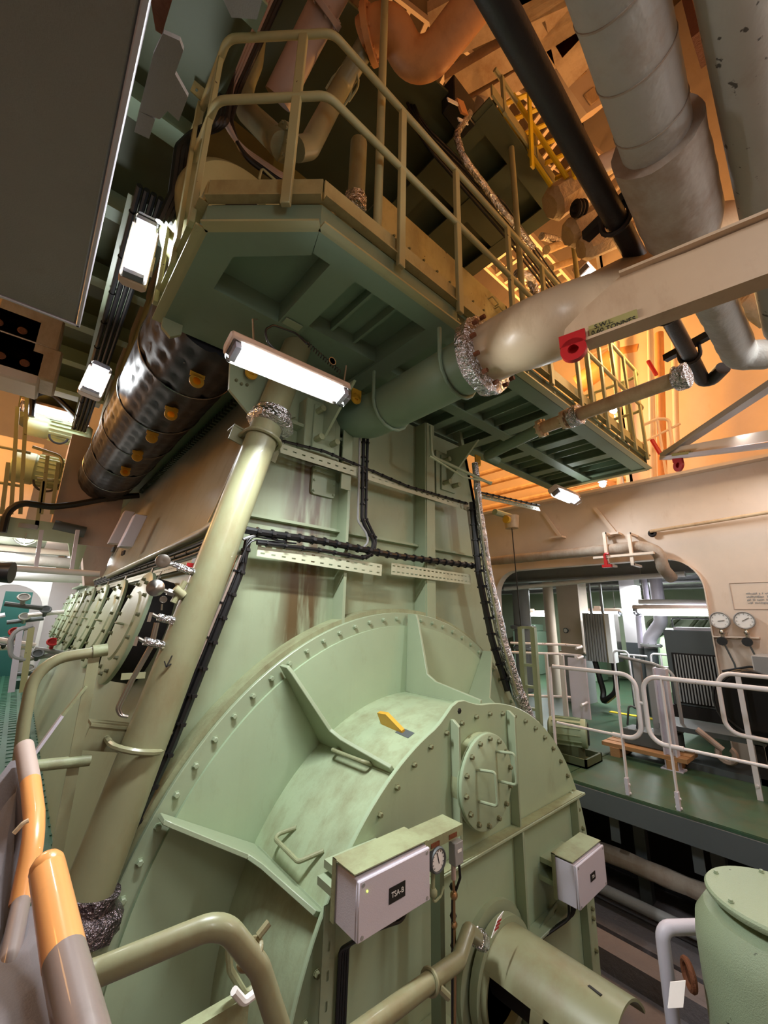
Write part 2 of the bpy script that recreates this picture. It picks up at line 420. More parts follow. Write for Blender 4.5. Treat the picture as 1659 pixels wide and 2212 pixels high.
# ceiling of the store space beyond the arch, deep beam and pipes
b = MB(); b.box((6.56, -3, 3.0), (13, 14, 3.05)); cl = struct(b.build('ceiling_store', 'grey'))
for k, x in enumerate((7.6, 9.3, 11)):
    b = MB(); b.box((x, -3, 2.28), (x+.05, 14, 3.0)); b.box((x-.1, -3, 2.25), (x+.15, 14, 2.28)); b.build('ceiling_beam', 'grey', cl)
for y in (-1, .8, 2.6, 4.4, 6.2, 8):
    b = MB(); b.box((6.56, y, 2.8), (13, y+.02, 3.0)); b.build('ceiling_stiffener', 'grey', cl)
# upper casing: inner wall above the bulkhead, set back, orange lit
b = MB(); b.box((8.6, -1.2, 3.5), (8.7, 2.55, 15)); struct(b.build('wall_casing_inner', 'cream'))
b = MB(); b.box((8.6, 2.5, 3.5), (8.66, 2.62, 15)); struct(b.build('trim_7', 'white'))
b = MB(); b.box((6.76, -3, 3.46), (11, 14, 3.5)); struct(b.build('floor_casing', 'cream_dirty'))
# port deckhead: dark plate with deep cross stiffeners, above the scavenge receiver
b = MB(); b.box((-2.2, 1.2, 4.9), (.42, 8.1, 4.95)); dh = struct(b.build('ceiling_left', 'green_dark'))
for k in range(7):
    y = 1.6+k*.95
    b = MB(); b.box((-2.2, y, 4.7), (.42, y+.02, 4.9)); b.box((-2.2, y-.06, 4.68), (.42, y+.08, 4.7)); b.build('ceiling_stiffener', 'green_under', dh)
b = MB(); b.box((-2.3, 1.2, 4.5), (-2.2, 8.1, 4.95)); struct(b.build('trim_8', 'cream_dirty'))
# end bulkhead on the port side, arched, far away
def bulkhead_y(name, y, th, x0w, x1w, ztop, x0, x1, zt, rad, mat, z0=0):
    arc = [(x0+rad+rad*math.cos(PI-PI/2*k/8), zt-rad+rad*math.sin(PI-PI/2*k/8)) for k in range(9)]
    arc2 = [(x1-rad+rad*math.cos(PI/2-PI/2*k/8), zt-rad+rad*math.sin(PI/2-PI/2*k/8)) for k in range(9)]
    m = MB()
    for poly in ([(x0w, z0), (x0, z0)]+arc+[(x0+rad, ztop), (x0w, ztop)], [arc[-1], arc2[0], (x1-rad, ztop), (x0+rad, ztop)], arc2+[(x1, z0), (x1w, z0), (x1w, ztop), (x1-rad, ztop)]):
        m.prism([(p[0], y, p[1]) for p in poly], (0, th, 0))
    return struct(m.build(name, mat))
bulkhead_y('wall_port_end', 10.6, .06, -4, .42, 2.9, -.66, .36, 1.95, .5, 'white')
b = MB(); b.box((-.3, 13.2, 0), (.2, 13.25, 1.9)); o = struct(b.build('door_1', 'teal')); q = MB(); q.cyl((.12, 13.19, 1), (.12, 13.1, 1), .015); q.build('door_handle', 'steel', o)
# ================================================================ ENGINE FRAME
YF = 2.6                                           # plane of the engine's end wall
def xl(z): return .52+.25*(z-.26)
def xr(z): return 4.22-.26*(z-.3)
SN = V((1, 0, -.25)).normalized()                  # into the engine, across the slanted side wall
SP = V((.52, 0, .26))
eng = thing('engine', 'pale green main engine block with slanted walls and a row of round doors', 'engine', (2.37, 7, -1))
b = MB(); b.prism([(xl(-1), YF, -1), (xr(-1), YF, -1), (xr(3.34), YF, 3.34), (xl(3.34), YF, 3.34)], (0, .05, 0)); face = b.build('end_wall', 'green_stained', eng)
b = MB(); b.prism([(xl(-1), YF, -1), (xl(2.03), YF, 2.03), (xl(2.03), 12, 2.03), (xl(-1), 12, -1)], (.05, 0, 0)); b.build('side_wall', 'green', eng)
b = MB(); b.prism([(xl(2.03), YF, 2.03), (xl(3.86), YF, 3.86), (xl(3.86), 12, 3.86), (xl(2.03), 12, 2.03)], (.05, 0, 0)); b.build('upper_side_wall', 'side_beige', eng)
b = MB(); b.prism([(xr(-1), YF, -1), (xr(3.86), YF, 3.86), (xr(3.86), 12, 3.86), (xr(-1), 12, -1)], (-.05, 0, 0)); b.build('starboard_side_wall', 'green', eng)
b = MB(); b.box((xl(2.0)-.1, YF, 1.97), (xl(2.0)+.05, 12, 2.0)); b.build('side_ledge', 'green', eng)
b = MB(); b.box((1.2, 3.0, 3.86), (1.52, 12, 3.9)); b.box((1.1, 3.0, 3.6), (1.13, 9, 3.86)); b.build('side_ledge', 'green', eng)
b = MB()                                           # serrated strip of studs under the receiver
for k in range(60):
    p = V((xl(3.7)-.03, 3.3+k*.09, 3.7)); b.box(p-V((.03, .02, .02)), p+V((.03, .02, .05)))
b.build('stud_row', 'green_dark', eng)['kind'] = 'stuff'
# vertical stiffeners on the end wall
for x in (1.775, 2.65):
    b = MB(); b.box((x-.012, YF-.13, 1.2), (x+.012, YF, 3.34)); b.build('stiffener', 'green', eng)
b = MB(); b.box((2.65, YF-.14, 1.2), (2.76, YF-.128, 3.34)); b.build('stiffener', 'green', eng)
b = MB(); b.box((1.69, YF-.14, 2.45), (1.78, YF-.128, 3.34)); b.build('stiffener', 'green', eng)
b = MB(); b.box((xl(2.9), YF-.1, 2.86), (1.78, YF, 2.885)); b.box((xl(2.2), YF-.05, 2.13), (xr(2.2), YF, 2.15)); b.build('stiffener', 'green', eng)
# inspection cover plate with rounded corners
c0 = at(700, 1041, y=YF-.02)
def roundrect(c, hx, hz, r, y, seg=4):
    out = []
    for sx, sz, a0 in ((1, 1, 0), (-1, 1, PI/2), (-1, -1, PI), (1, -1, 3*PI/2)):
        for k in range(seg+1):
            a = a0+PI/2*k/seg; out.append((c.x+sx*(hx-r)+r*math.cos(a), y, c.z+sz*(hz-r)+r*math.sin(a)))
    return out
b = MB(); b.prism(roundrect(c0, .105, .115, .025, YF-.022), (0, .022, 0)); ip = b.build('inspection_cover', 'green', eng)
bolt_s = boltmesh('small_bolt', .009, .012, 'green'); bolt_m = boltmesh('bolt', .0125, .02, 'bolt_olive'); bolt_d = boltmesh('door_bolt', .013, .024, 'bolt_olive'); bolt_r = boltmesh('rim_bolt', .0145, .02, 'green')
for sx in (-1, 1):
    for sz in (-.09, -.005, .09): inst(bolt_s, 'bolt', (c0.x+sx*.09, YF-.022, c0.z+sz), (0, -1, 0), ip)
# bracket pads under the gallery
for (px, py) in ((696, 925), (962, 1022)):
    c = at(px, py, y=YF-.1)
    b = MB(); b.box(c+V((-.16, -.02, -.26)), c+V((.16, .1, .2))); bp = b.build('bracket_pad', 'green', eng, bev=.006)
    b = MB(); b.box(c+V((-.1, -.04, -.2)), c+V((.1, -.02, .16))); b.build('pad_plate', 'green', bp, bev=.004)
    for sx, sz in ((-.07, .1), (-.07, -.13), (.07, -.13)): q = MB(); q.cyl(c+V((sx, -.04, sz)), c+V((sx, -.12, sz)), .024, 8); q.build('stud', 'green_dirty', bp)
    q = MB(); q.prism([c+V((-.02, -.04, .22)), c+V((-.02, -.04, -.12)), c+V((-.02, -.42, .22))], (.02, 0, 0)); q.build('gusset', 'green', bp)
# round crankcase relief doors along the slanted side
D1 = 3.6; STEP = 1.06; RD = .41
sv = V((.25, 0, 1)).normalized()                   # up the slope
out = -SN                                          # outwards
for k in range(7):
    y = D1+k*STEP; zc = 1.36
    base = V((xl(zc), y, zc)); c = base+out*.17
    b = MB(); b.lathe(base, out, [(0, RD*.93), (.17, RD*.93)], 40)
    nk = b.build('relief_door', 'brown_black', eng); nk['label'] = 'dark mesh neck of the round relief door'
    b = MB()
    for j in range(24):
        pass
    b.lathe(c, out, [(-.012, 0), (-.012, RD), (.012, RD), (.02, RD*.97), (.02, RD*.62), (.032, RD*.58), (.035, .0)], 48); b.build('door_disc', 'green_clean', nk)
    for j in range(14):
        a = 2*PI*(j+.5)/14; d = V((0, 1, 0))*math.cos(a)+sv*math.sin(a)
        inst(bolt_d, 'bolt', c+d*RD*.84+out*.02, out, nk)
    b = MB(); b.tube([c+V((0, -.05, 0))+out*.03, c+V((0, -.05, 0))+out*.075, c+V((0, .05, 0))+out*.075, c+V((0, .05, 0))+out*.03], .008, 8, .02); b.build('handle', 'green_dirty', nk)
    b = MB(); b.tube([c+sv*(RD+.0)+V((0, -.015, 0)), c+sv*(RD+.05), c+sv*RD+V((0, .015, 0))], .007, 8, .015); b.build('lifting_eye', 'steel', nk)
# ================================================================ FLYWHEEL COVER
FC = V((2.34, 0, -.34)); YO, YI, RO, RB, RDm = 2.44, 1.70, 1.88, 1.78, 1.29
fw = thing('flywheel_cover', 'big half-round pale green flywheel casing with bolted rim and webs', 'machine cover', (FC.x, 2.1, -1))
def P2(r, ang, y): return V((FC.x+r*math.cos(ang), y, FC.z+r*math.sin(ang)))
def archplate(r0, r1, y0, y1, n=64, zb=-1.0):
    """half ring from angle 0 to 180 with straight legs down to zb"""
    m = MB(); ang = [PI*k/n for k in range(n+1)]
    sec = [[(FC.x+r0, zb), (FC.x+r1, zb)]]+[[(FC.x+r0*math.cos(a), FC.z+r0*math.sin(a)), (FC.x+r1*math.cos(a), FC.z+r1*math.sin(a))] for a in ang]+[[(FC.x-r0, zb), (FC.x-r1, zb)]]
    vs_ = []
    for (i, o_) in sec: vs_ += [(i[0], y0, i[1]), (o_[0], y0, o_[1]), (o_[0], y1, o_[1]), (i[0], y1, i[1])]
    fs = []
    for k in range(len(sec)-1):
        for j in range(4): fs.append((k*4+j, k*4+(j+1) % 4, k*4+4+(j+1) % 4, k*4+4+j))
    fs += [(3, 2, 1, 0), tuple(len(vs_)-4+j for j in range(4))]
    return m.add(vs_, fs)
fl_ = archplate(RB-.05, RO, YO, YO+.03).build('rim_flange', 'green', fw, bev=.004)
archplate(RO-.02, RO+.03, YO+.03, YF).build('rim_skirt', 'green_dirty', fw)
for k in range(46):
    a = math.radians(-8+196*k/45)
    p = P2(RO-.045, a, YO) if 0 <= a <= PI else V((FC.x+(RO-.045)*(1 if a < 0 else -1), YO, FC.z-abs(math.sin(a))*RO))
    inst(bolt_r, 'bolt', p, (0, -1, 0), fl_)
archplate(RDm-.01, RB, YO-.02, YO).build('web_plate', 'green_clean', fw)
dr = archplate(RDm-.012, RDm, YI+.02, YO-.02, 72).build('drum', 'green_drum', fw)
# front plate: half disc + rectangular lower part
n = 72; poly = [(FC.x+RDm+.025, YI, -1)]+[(FC.x+(RDm+.025)*math.cos(PI*k/n), YI, FC.z+(RDm+.025)*math.sin(PI*k/n)) for k in range(n+1)]+[(FC.x-RDm-.025, YI, -1)]
i90 = n//2+1                                       # small lifting ear on the crown of the plate
for k, r in ((-3, .01), (-2, .03), (-1, .055), (0, .065), (1, .055), (2, .03), (3, .01)):
    a = PI*(n/2+4+k)/n; poly[i90+4+k] = (FC.x+(RDm+.025+r)*math.cos(a), YI, FC.z+(RDm+.025+r)*math.sin(a))
b = MB(); b.prism(poly, (0, .025, 0)); fp = b.build('front_plate', 'green_clean', fw, bev=.004)
for k in range(32):
    a = math.radians(-12+204*k/31)
    p = P2(RDm-.035, a, YI) if 0 <= a <= PI else V((FC.x+(RDm-.035)*(1 if a < 0 else -1), YI, FC.z-abs(math.sin(a))*RDm))
    inst(bolt_m, 'bolt', p, (0, -1, 0), fp)
inst(boltmesh('ear_hole', .014, .006, 'ink'), 'ear_hole', P2(RDm+.035, PI*(n/2+4)/n, YI), (0, -1, 0), fp)
for z in (-.55, -.8):
    for s in (-1, 1): inst(bolt_m, 'bolt', (FC.x+s*(RDm-.035), YI, z), (0, -1, 0), fp)
# radial webs (gussets): outer tip on the rim, elbow, then along the drum to the front plate
def web(ang):
    d = V((math.cos(ang), 0, math.sin(ang))); t = V((-math.sin(ang), 0, math.cos(ang)))*.011
    prof = [(RDm, YO-.02), (RB+.09, YO-.02), (RB+.09, YO-.11), (RB+.05, YO-.13), (1.44, 2.2), (1.40, 2.12), (RDm+.045, YI+.03), (RDm, YI+.03)]
    m = MB(); m.prism([FC+d*r+V((0, y, 0))-t for r, y in prof], t*2); w_ = m.build('web', 'green', fw, bev=.003)
    for k in range(5):
        y = 1.85+k*.07+.02*(k % 2)
    q = MB()
    q.obox(FC+d*(RDm+.003)+V((0, 2.05, 0)), d*.004, V((0, .32, 0)), t*1.7); q.build('weld', 'green', w_)
gang = []
for (px, py) in ((890, 1337), (606, 1424), (338, 1764), (1052, 1408)):
    p = at(px, py, y=YO-.06); gang.append(math.atan2(p.z-FC.z, p.x-FC.x))
for a in gang: web(a)
# ribs on the front plate
def rib(p0, p1, depth, th, name='rib'):
    m = MB(); a, c = V(p0), V(p1); m.box((min(a.x, c.x)-th/2, YI-depth, min(a.z, c.z)-th/2), (max(a.x, c.x)+th/2, YI, max(a.z, c.z)+th/2))
    return m.build(name, 'green', fw, bev=.003)
ZL = .235; xR = FC.x+math.sqrt((RDm)**2-(ZL-FC.z)**2)
rib((1.32, 0, ZL), (xR, 0, ZL), .075, .016)
b = MB(); b.box((1.8, YI-.07, ZL+.009), (xR-.03, YI-.004, ZL+.013)); o = b.build('ledge_dirt', 'green_dirty', fw); o['kind'] = 'stuff'
ZL2 = -.34
rib((FC.x+.26, 0, ZL2), (FC.x+RDm-.02, 0, ZL2), .1, .016); rib((FC.x-1.2, 0, ZL2), (FC.x-.45, 0, ZL2), .1, .016)
def vrib(x, z0, z1, depth=.06, w=.02):
    m = MB(); m.prism([(x-w/2, YI, z0), (x-w/2, YI, z1+.03), (x-w/2, YI-.02, z1+.03), (x-w/2, YI-depth, z1), (x-w/2, YI-depth, z0)], (w, 0, 0)); return m.build('rib', 'green', fw, bev=.003)
b1 = at(990, 1580, y=YI-.05).x; b2 = at(1110, 1550, y=YI-.05).x
vrib(b1, ZL, .9); vrib(b2, ZL, .88); vrib(b2+.01, -1, ZL-.01, .07); vrib(3.4, -.33, ZL-.01); vrib(3.42, -1, -.35); vrib(1.28, -1, .1)
# round hatch on the front plate
hc = at(1054, 1686, y=YI-.08); HR = .25
b = MB(); b.lathe((hc.x, YI, hc.z), (0, -1, 0), [(0, HR*.97), (.05, HR*.97)], 40); hn = b.build('hatch_neck', 'green_dirty', fw)
b = MB(); b.lathe((hc.x, YI-.05, hc.z), (0, -1, 0), [(0, HR), (.008, HR+.004), (.011, HR-.004), (.016, HR), (.032, HR), (.036, HR-.006), (.036, 0)], 48); ht = b.build('hatch', 'green_clean', fw)
for k in range(14):
    a = 2*PI*(k+.3)/14; inst(bolt_m, 'bolt', (hc.x+math.cos(a)*HR*.89, YI-.086, hc.z+math.sin(a)*HR*.89), (0, -1, 0), ht)
for sx, zz in ((-.085, .0), (.115, .06)):
    x = hc.x+sx
    b = MB(); b.tube([(x-.03, YI-.086, hc.z+zz+.08), (x+.01, YI-.185, hc.z+zz+.085), (x+.02, YI-.185, hc.z+zz-.085), (x-.02, YI-.086, hc.z+zz-.08)], .0085, 8, .018); b.build('hatch_handle', 'green', ht)
# grab handles and lifting lug on the drum
def drum_pt(px, py): return atcyl(px, py, FC.x, FC.z, RDm)
def drum_handle(pa, pb, qa, qb):
    m = MB(); m.tube([drum_pt(*pa), atcyl(*qa, FC.x, FC.z, RDm+.06), atcyl(*qb, FC.x, FC.z, RDm+.06), drum_pt(*pb)], .0105, 10, .025); m.build('grab_handle', 'green_dirty', fw)
drum_handle((749, 1624), (808, 1652), (708, 1616), (786, 1646)); drum_handle((640, 1788), (700, 1838), (588, 1806), (644, 1862))
a = drum_pt(826, 1562); c = drum_pt(872, 1582); nrm = (a-V((FC.x, a.y, FC.z))).normalized(); sd = (c-a).cross(nrm).normalized()*.012
b = MB(); b.prism([a-sd, c-sd, c-sd+nrm*.015, a+(c-a)*.4-sd+nrm*.085, a-(c-a)*.05-sd+nrm*.07], sd*2); o = b.build('lifting_lug', 'lug_yellow', fw); o['label'] = 'yellow triangular lifting lug'
b = MB(); b.obox((a+c)/2+(c-a)*.55, (c-a)*.28, sd*2.2, nrm*.002); b.build('tag_plate', 'grey_dark', fw)
# shaft guard: slotted half shell standing off the front plate on the crank centre
gd = thing('shaft_guard', 'pale green cylindrical shaft guard with cut-out windows and scratches', 'guard', (FC.x, 1.3, -1))
GC = at(1155, 2105, y=1.45); GR = .235; GX, GZ = FC.x, FC.z-.03
b = MB(); b.ringplate((GX, YI, GZ), (0, -1, 0), GR+.0, GR+.075, .03, 40); b.ringplate((GX, YI-.05, GZ), (0, -1, 0), GR-.01, GR+.03, .045, 40); b.build('mounting_ring', 'green', gd)
b = MB()
def shell(m, y0, y1, a0, a1, n=18): m.lathe((GX, y0, GZ), (0, -1, 0), [(0, GR-.012), (0, GR), (y0-y1, GR), (y0-y1, GR-.012), (0, GR-.012)], n, a0, a1)
shell(b, YI-.09, .99, -1.05, 1.05); 
for (y0, y1) in ((1.61, 1.57), (1.34, 1.28)): shell(b, y0, y1, 1.0, 2.0, 10); shell(b, y0, y1, -2.0, -1.0, 10)
b.build('shell', 'green_pipe', gd)
b = MB(); b.cyl((GX, YI, GZ), (GX, .95, GZ), .09, 20); b.build('shaft', 'brown_black', gd)
b = MB()
for i in range(3): b.obox((GX-.08+.05*i, 1.06+.05*i, GZ+GR*.985-.025*abs(i-1)), (.004, .03, 0), (.006, -.002, 0), (0, 0, .004))
b.build('scratch_marks', 'ink', gd)
b = MB(); b.box((GX-.12, 1.0, -1), (GX+.12, 1.5, GZ-GR+.0)); b.build('pedestal', 'green_dark', gd)
# pipes at the guard
b = MB(); p = [at(700, 2290, y=1.25), at(990, 2075, y=1.36), at(1012, 2010, y=1.45), at(1040, 2032, y=1.58)]
b.tube(p, .032, 12, .05); t = b.build('lube_pipe', 'green_pipe'); tag(t, 'pale green bent pipe with foil tip in front of the shaft guard', 'pipe')
b = MB(); b.tube([p[3]+(p[2]-p[3])*.35, p[3]], .042, 12, wob=.12, sub=.02); b.build('foil_wrap', 'foil', t)
b = MB(); m_ = p[0].lerp(p[1], .72); b.torus(m_, p[1]-p[0], .036, .008, 16, 8); b.tube([m_+V((.03, -.02, -.02)), m_+V((.07, -.03, -.06))], .014, 8); b.build('clamp', 'green_pipe', t)
b = MB(); a = at(1082, 1976, y=1.5); c = at(1068, 2018, y=1.5); sd = V((.026, 0, .006)); b.prism([a-sd, a+sd, c+sd, c-sd], (0, .003, 0)); o = b.build('tag_card', 'label_white'); tag(o, 'white paper tag with red print stuck by the shaft guard ring', 'tag')
b = MB()
for k in range(3): q_ = a.lerp(c, .3+.2*k)-V((0, .002, 0)); b.box(q_-V((.018, .001, .004)), q_+V((.018, .0, .004)))
b.build('print', 'red', o)
# ================================================================ GALLERY ROUND THE ENGINE
YG, XG0, XG1, ZB = 1.45, .355, 5.65, 3.38
CH0 = V((XG0, 1.85, ZB)); CH1 = V((.79, YG, ZB)); XJ = 1.87      # chamfered corner, step of the soffit
gal = thing('engine_gallery', 'green steel gallery platform with railings round the engine top', 'platform', (2.4, 2.1, ZB))
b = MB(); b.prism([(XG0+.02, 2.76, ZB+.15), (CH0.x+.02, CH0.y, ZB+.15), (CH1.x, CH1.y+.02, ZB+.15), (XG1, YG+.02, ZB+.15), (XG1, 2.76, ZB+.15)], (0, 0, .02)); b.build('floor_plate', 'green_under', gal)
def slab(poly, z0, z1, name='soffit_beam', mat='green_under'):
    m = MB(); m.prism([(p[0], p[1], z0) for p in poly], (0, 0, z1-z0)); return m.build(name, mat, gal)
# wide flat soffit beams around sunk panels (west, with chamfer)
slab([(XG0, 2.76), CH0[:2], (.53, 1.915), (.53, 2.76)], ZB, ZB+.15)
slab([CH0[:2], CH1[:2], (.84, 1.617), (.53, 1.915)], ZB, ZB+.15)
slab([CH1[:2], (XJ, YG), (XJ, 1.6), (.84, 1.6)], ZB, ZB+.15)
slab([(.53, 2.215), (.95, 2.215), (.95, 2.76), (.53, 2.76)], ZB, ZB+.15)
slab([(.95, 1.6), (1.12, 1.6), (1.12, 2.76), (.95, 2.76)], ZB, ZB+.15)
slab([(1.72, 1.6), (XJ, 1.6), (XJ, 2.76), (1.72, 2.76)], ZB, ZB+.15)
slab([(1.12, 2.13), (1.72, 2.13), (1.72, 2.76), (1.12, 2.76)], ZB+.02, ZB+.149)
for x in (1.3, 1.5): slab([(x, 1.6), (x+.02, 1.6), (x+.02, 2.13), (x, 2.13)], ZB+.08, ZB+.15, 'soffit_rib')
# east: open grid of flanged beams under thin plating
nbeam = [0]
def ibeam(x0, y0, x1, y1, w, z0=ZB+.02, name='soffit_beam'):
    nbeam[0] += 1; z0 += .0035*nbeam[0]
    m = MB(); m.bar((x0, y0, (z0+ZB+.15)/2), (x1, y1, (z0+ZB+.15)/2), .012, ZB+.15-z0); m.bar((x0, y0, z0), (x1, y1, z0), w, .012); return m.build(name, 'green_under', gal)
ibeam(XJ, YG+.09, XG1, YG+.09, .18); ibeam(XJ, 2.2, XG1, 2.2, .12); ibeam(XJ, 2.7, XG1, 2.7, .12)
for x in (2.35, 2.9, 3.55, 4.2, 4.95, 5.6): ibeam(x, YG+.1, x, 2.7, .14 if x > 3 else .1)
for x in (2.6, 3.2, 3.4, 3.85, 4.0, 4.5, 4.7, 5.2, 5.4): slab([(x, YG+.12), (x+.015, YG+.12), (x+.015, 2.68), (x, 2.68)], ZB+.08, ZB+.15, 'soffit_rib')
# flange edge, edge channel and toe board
edge = [V((XG0, 2.76, 0)), V((CH0.x, CH0.y, 0)), V((CH1.x, CH1.y, 0)), V((XG1, YG, 0)), V((XG1, 2.76, 0))]
for i in range(4):
    a, c = edge[i], edge[i+1]; d = (c-a).normalized(); nrm = V((d.y, -d.x, 0)); nrm = -nrm if nrm.dot(a+c-V((5.5, 4.4, 0))) < 0 else nrm
    e0, e1 = a, c
    m = MB(); z = V((0, 0, 1))
    m.bar(e0+z*(ZB+.006)+nrm*.01, e1+z*(ZB+.006)+nrm*.01, .06, .012); m.build('edge_flange', 'rail_green', gal)
    m = MB(); m.bar(e0+z*(ZB+.09)-nrm*.03, e1+z*(ZB+.09)-nrm*.03, .012, .16); m.build('edge_channel', 'green_dark', gal)
    m = MB(); m.bar(e0+z*(ZB+.235)+nrm*.012, e1+z*(ZB+.235)+nrm*.012, .01, .13); m.bar(e0+z*(ZB+.17)+nrm*.02, e1+z*(ZB+.17)+nrm*.02, .05, .01); m.build('toe_board', 'gallery_yellow', gal)
    L = (c-a).length
    for k in range(int(L/.45)): inst(bolt_s, 'bolt', a+d*(.2+.45*k)+z*(ZB+.09)-nrm*.02, nrm, gal, scale=1.4)
# railing: flat posts bolted outside the toe board, two tube rails
ZR, ZM = 4.71, 4.21
def post(x, y, z0=3.46, z1=ZR, s=.05, d=(0, 1, 0)):
    m = MB(); dd = V(d).normalized(); t = V((dd.y, -dd.x, 0)); m.obox((x, y, (z0+z1)/2), t*s*.5, dd*s*.3, (0, 0, (z1-z0)/2)); return m.build('post', 'rail_green', gal, bev=.004)
yo = YG-.045
c1 = CH0.lerp(CH1, .5); cn = V((-.68, -.73, 0)).normalized()
cpost = atp(634, 280, (XG0-.045, 1.83, 0), (.425, .44, 0))
post(cpost.x, cpost.y, d=cn)
for px, py in ((868, 400), (990, 540), (1103, 600), (1180, 690), (1242, 740)): post(at(px, py, y=yo).x, yo)
for x in (3.95, 4.3, 4.7, 5.1, 5.5): post(x, yo)
for y in (1.95, 2.3, 2.7): post(XG0-.045, y, d=(1, 0, 0))
for y in (1.6, 2.0, 2.4, 2.75): post(XG1+.045, y, d=(1, 0, 0))
x0r = XG0-.045
for z in (ZR, ZM):
    m = MB(); m.tube([(x0r, 2.76, z), (x0r, 1.83, z), (.75, yo, z), (XG1+.045, yo, z), (XG1+.045, 2.76, z)], .021, 12, .12); m.build('handrail', 'rail_green', gal)
# leaning flat bars on the left flank (stair stringer rails seen end on)
for y in (2.05, 2.45):
    m = MB(); m.bar((x0r-.03, y, 3.4), (x0r-.02, y+.25, 4.75), .05, .02, up=(1, 0, 0)); m.build('brace_bar', 'rail_green', gal)
m = MB(); q = at(352, 690, z=3.36); m.prism([q+V((0, .0, .02)), q+V((.12, 0, .02)), q+V((.12, 0, -.05)), q+V((.06, 0, -.1)), q+V((0, 0, -.05))], (0, .03, 0)); m.build('bracket_ear', 'green', gal)
# tall round stanchions up to the next platform
for px in (812, 1108, 1222):
    x = at(px, 450 if px < 1000 else 420, y=yo+.12).x
    m = MB(); m.cyl((x, yo+.1, 3.56), (x, yo+.1, 6.1), .027, 12); m.build('stanchion', 'rail_green', gal)
# brackets carrying the gallery from the end wall: the one behind the lamp with its cut corner plate
for px, py, x1 in ((505, 800, 1.32),):
    p = at(500, 800, y=2.55); m = MB()
    pts_ = [at(498, 780, y=2.5), at(495, 840, y=2.5), at(560, 920, y=2.5), at(640, 900, y=2.5), at(640, 760, y=2.5)]
    m.prism(pts_, (0, .025, 0)); br = m.build('support_bracket', 'green', gal)
    for px_, py_ in ((510, 822), (521, 830), (533, 832)): inst(bolt_m, 'bolt', at(px_, py_, y=2.5), (0, -1, 0), br, scale=.8)
lugm = MB(); lugm.lathe((0, 0, 0), (0, 0, 1), [(0, .018), (0, .042), (.014, .042), (.014, .018), (0, .018)], 16); lugm.box((-.042, 0, 0), (.042, .075, .014)); lug_me = lugm.mesh('eye_plate', 'lug_yellow')
for px, py, y in ((542, 808, 2.45), (768, 862, 2.2), (1031, 1000, 2.3)):
    p = at(px, py, y=y); o = inst(lug_me, 'lifting_eye', p, (0, -1, 0), gal); o['label'] = 'yellow lifting eye plate'
    o.rotation_quaternion = Matrix(((1, 0, 0), (0, 0, -1), (0, 1, 0))).to_quaternion()
# ================================================================ UPPER GALLERY AND ENGINE TOP
ug = thing('upper_gallery', 'dark green underside of the upper platform above the railings', 'platform', (4, 3, 6.1))
ye = 1.42; ZU = 6.12
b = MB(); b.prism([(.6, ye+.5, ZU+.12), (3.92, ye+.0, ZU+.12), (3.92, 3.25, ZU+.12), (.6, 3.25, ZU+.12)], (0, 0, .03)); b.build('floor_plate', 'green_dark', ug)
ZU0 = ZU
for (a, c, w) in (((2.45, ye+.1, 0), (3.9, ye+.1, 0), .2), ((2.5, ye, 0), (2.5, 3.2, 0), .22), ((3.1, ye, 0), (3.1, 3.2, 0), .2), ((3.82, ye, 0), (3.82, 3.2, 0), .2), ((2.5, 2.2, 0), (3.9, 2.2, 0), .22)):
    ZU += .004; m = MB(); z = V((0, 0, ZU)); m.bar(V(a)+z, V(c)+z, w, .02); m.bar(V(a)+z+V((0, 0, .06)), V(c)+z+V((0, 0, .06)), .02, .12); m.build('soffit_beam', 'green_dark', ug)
ZU = ZU0
m = MB(); m.box((2.4, ye-.03, ZU+.02), (3.92, ye-.01, ZU+.16)); m.build('edge_channel', 'rail_green', ug)
for z in (ZU+.5,):
    m = MB(); m.tube([(2.5, ye-.01, z), (3.92, ye-.01, z), (3.92, 3.2, z)], .021, 10, .1); m.build('handrail', 'rail_green', ug)
for x in (2.6, 3.2, 3.9):
    m = MB(); m.box((x-.02, ye-.04, ZU), (x+.02, ye-.01, ZU+.5)); m.build('post', 'rail_green', ug)
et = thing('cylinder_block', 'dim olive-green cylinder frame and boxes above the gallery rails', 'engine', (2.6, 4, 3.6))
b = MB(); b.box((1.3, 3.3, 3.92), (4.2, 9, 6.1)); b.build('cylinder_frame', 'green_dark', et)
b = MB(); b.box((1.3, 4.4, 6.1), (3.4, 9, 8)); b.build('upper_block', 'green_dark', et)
b = MB(); b.box((.46, 3.6, 4.5), (1.29, 8, 7.6)); b.build('gap_block', 'green_dark', et)  # added dark box, hides the bright orange gap beside the engine top
g0, g1 = at(850, 430, y=2.15), at(1090, 640, y=2.15)
b = MB(); b.box((1.75, 2.15, 4.72), (3.72, 2.18, 5.12)); gp = b.build('girder_plate', 'gallery_yellow', et)
b = MB(); b.box((1.75, 2.18, 4.7), (3.72, 3.2, 4.72)); b.box((1.75, 2.18, 5.1), (3.72, 3.2, 5.12)); b.build('girder_box', 'green_dark', et)
b = MB(); b.box((3.7, 2.15, 4.7), (3.73, 3.2, 5.12)); b.build('girder_end', 'gallery_yellow', et)
for k in range(3):
    x = 3.35+k*.12; m = MB(); m.tube([(x, 2.15, 5.0-.06*k), (x, 2.1, 5.0-.06*k), (x+.12, 2.1, 4.97-.06*k), (x+.12, 2.15, 4.97-.06*k)], .008, 6, .01); m.build('grab_handle', 'rail_green', et)
for k in range(10):
    inst(bolt_m, 'bolt', (1.9+k*.19, 2.15, 4.77), (0, -1, 0), gp)
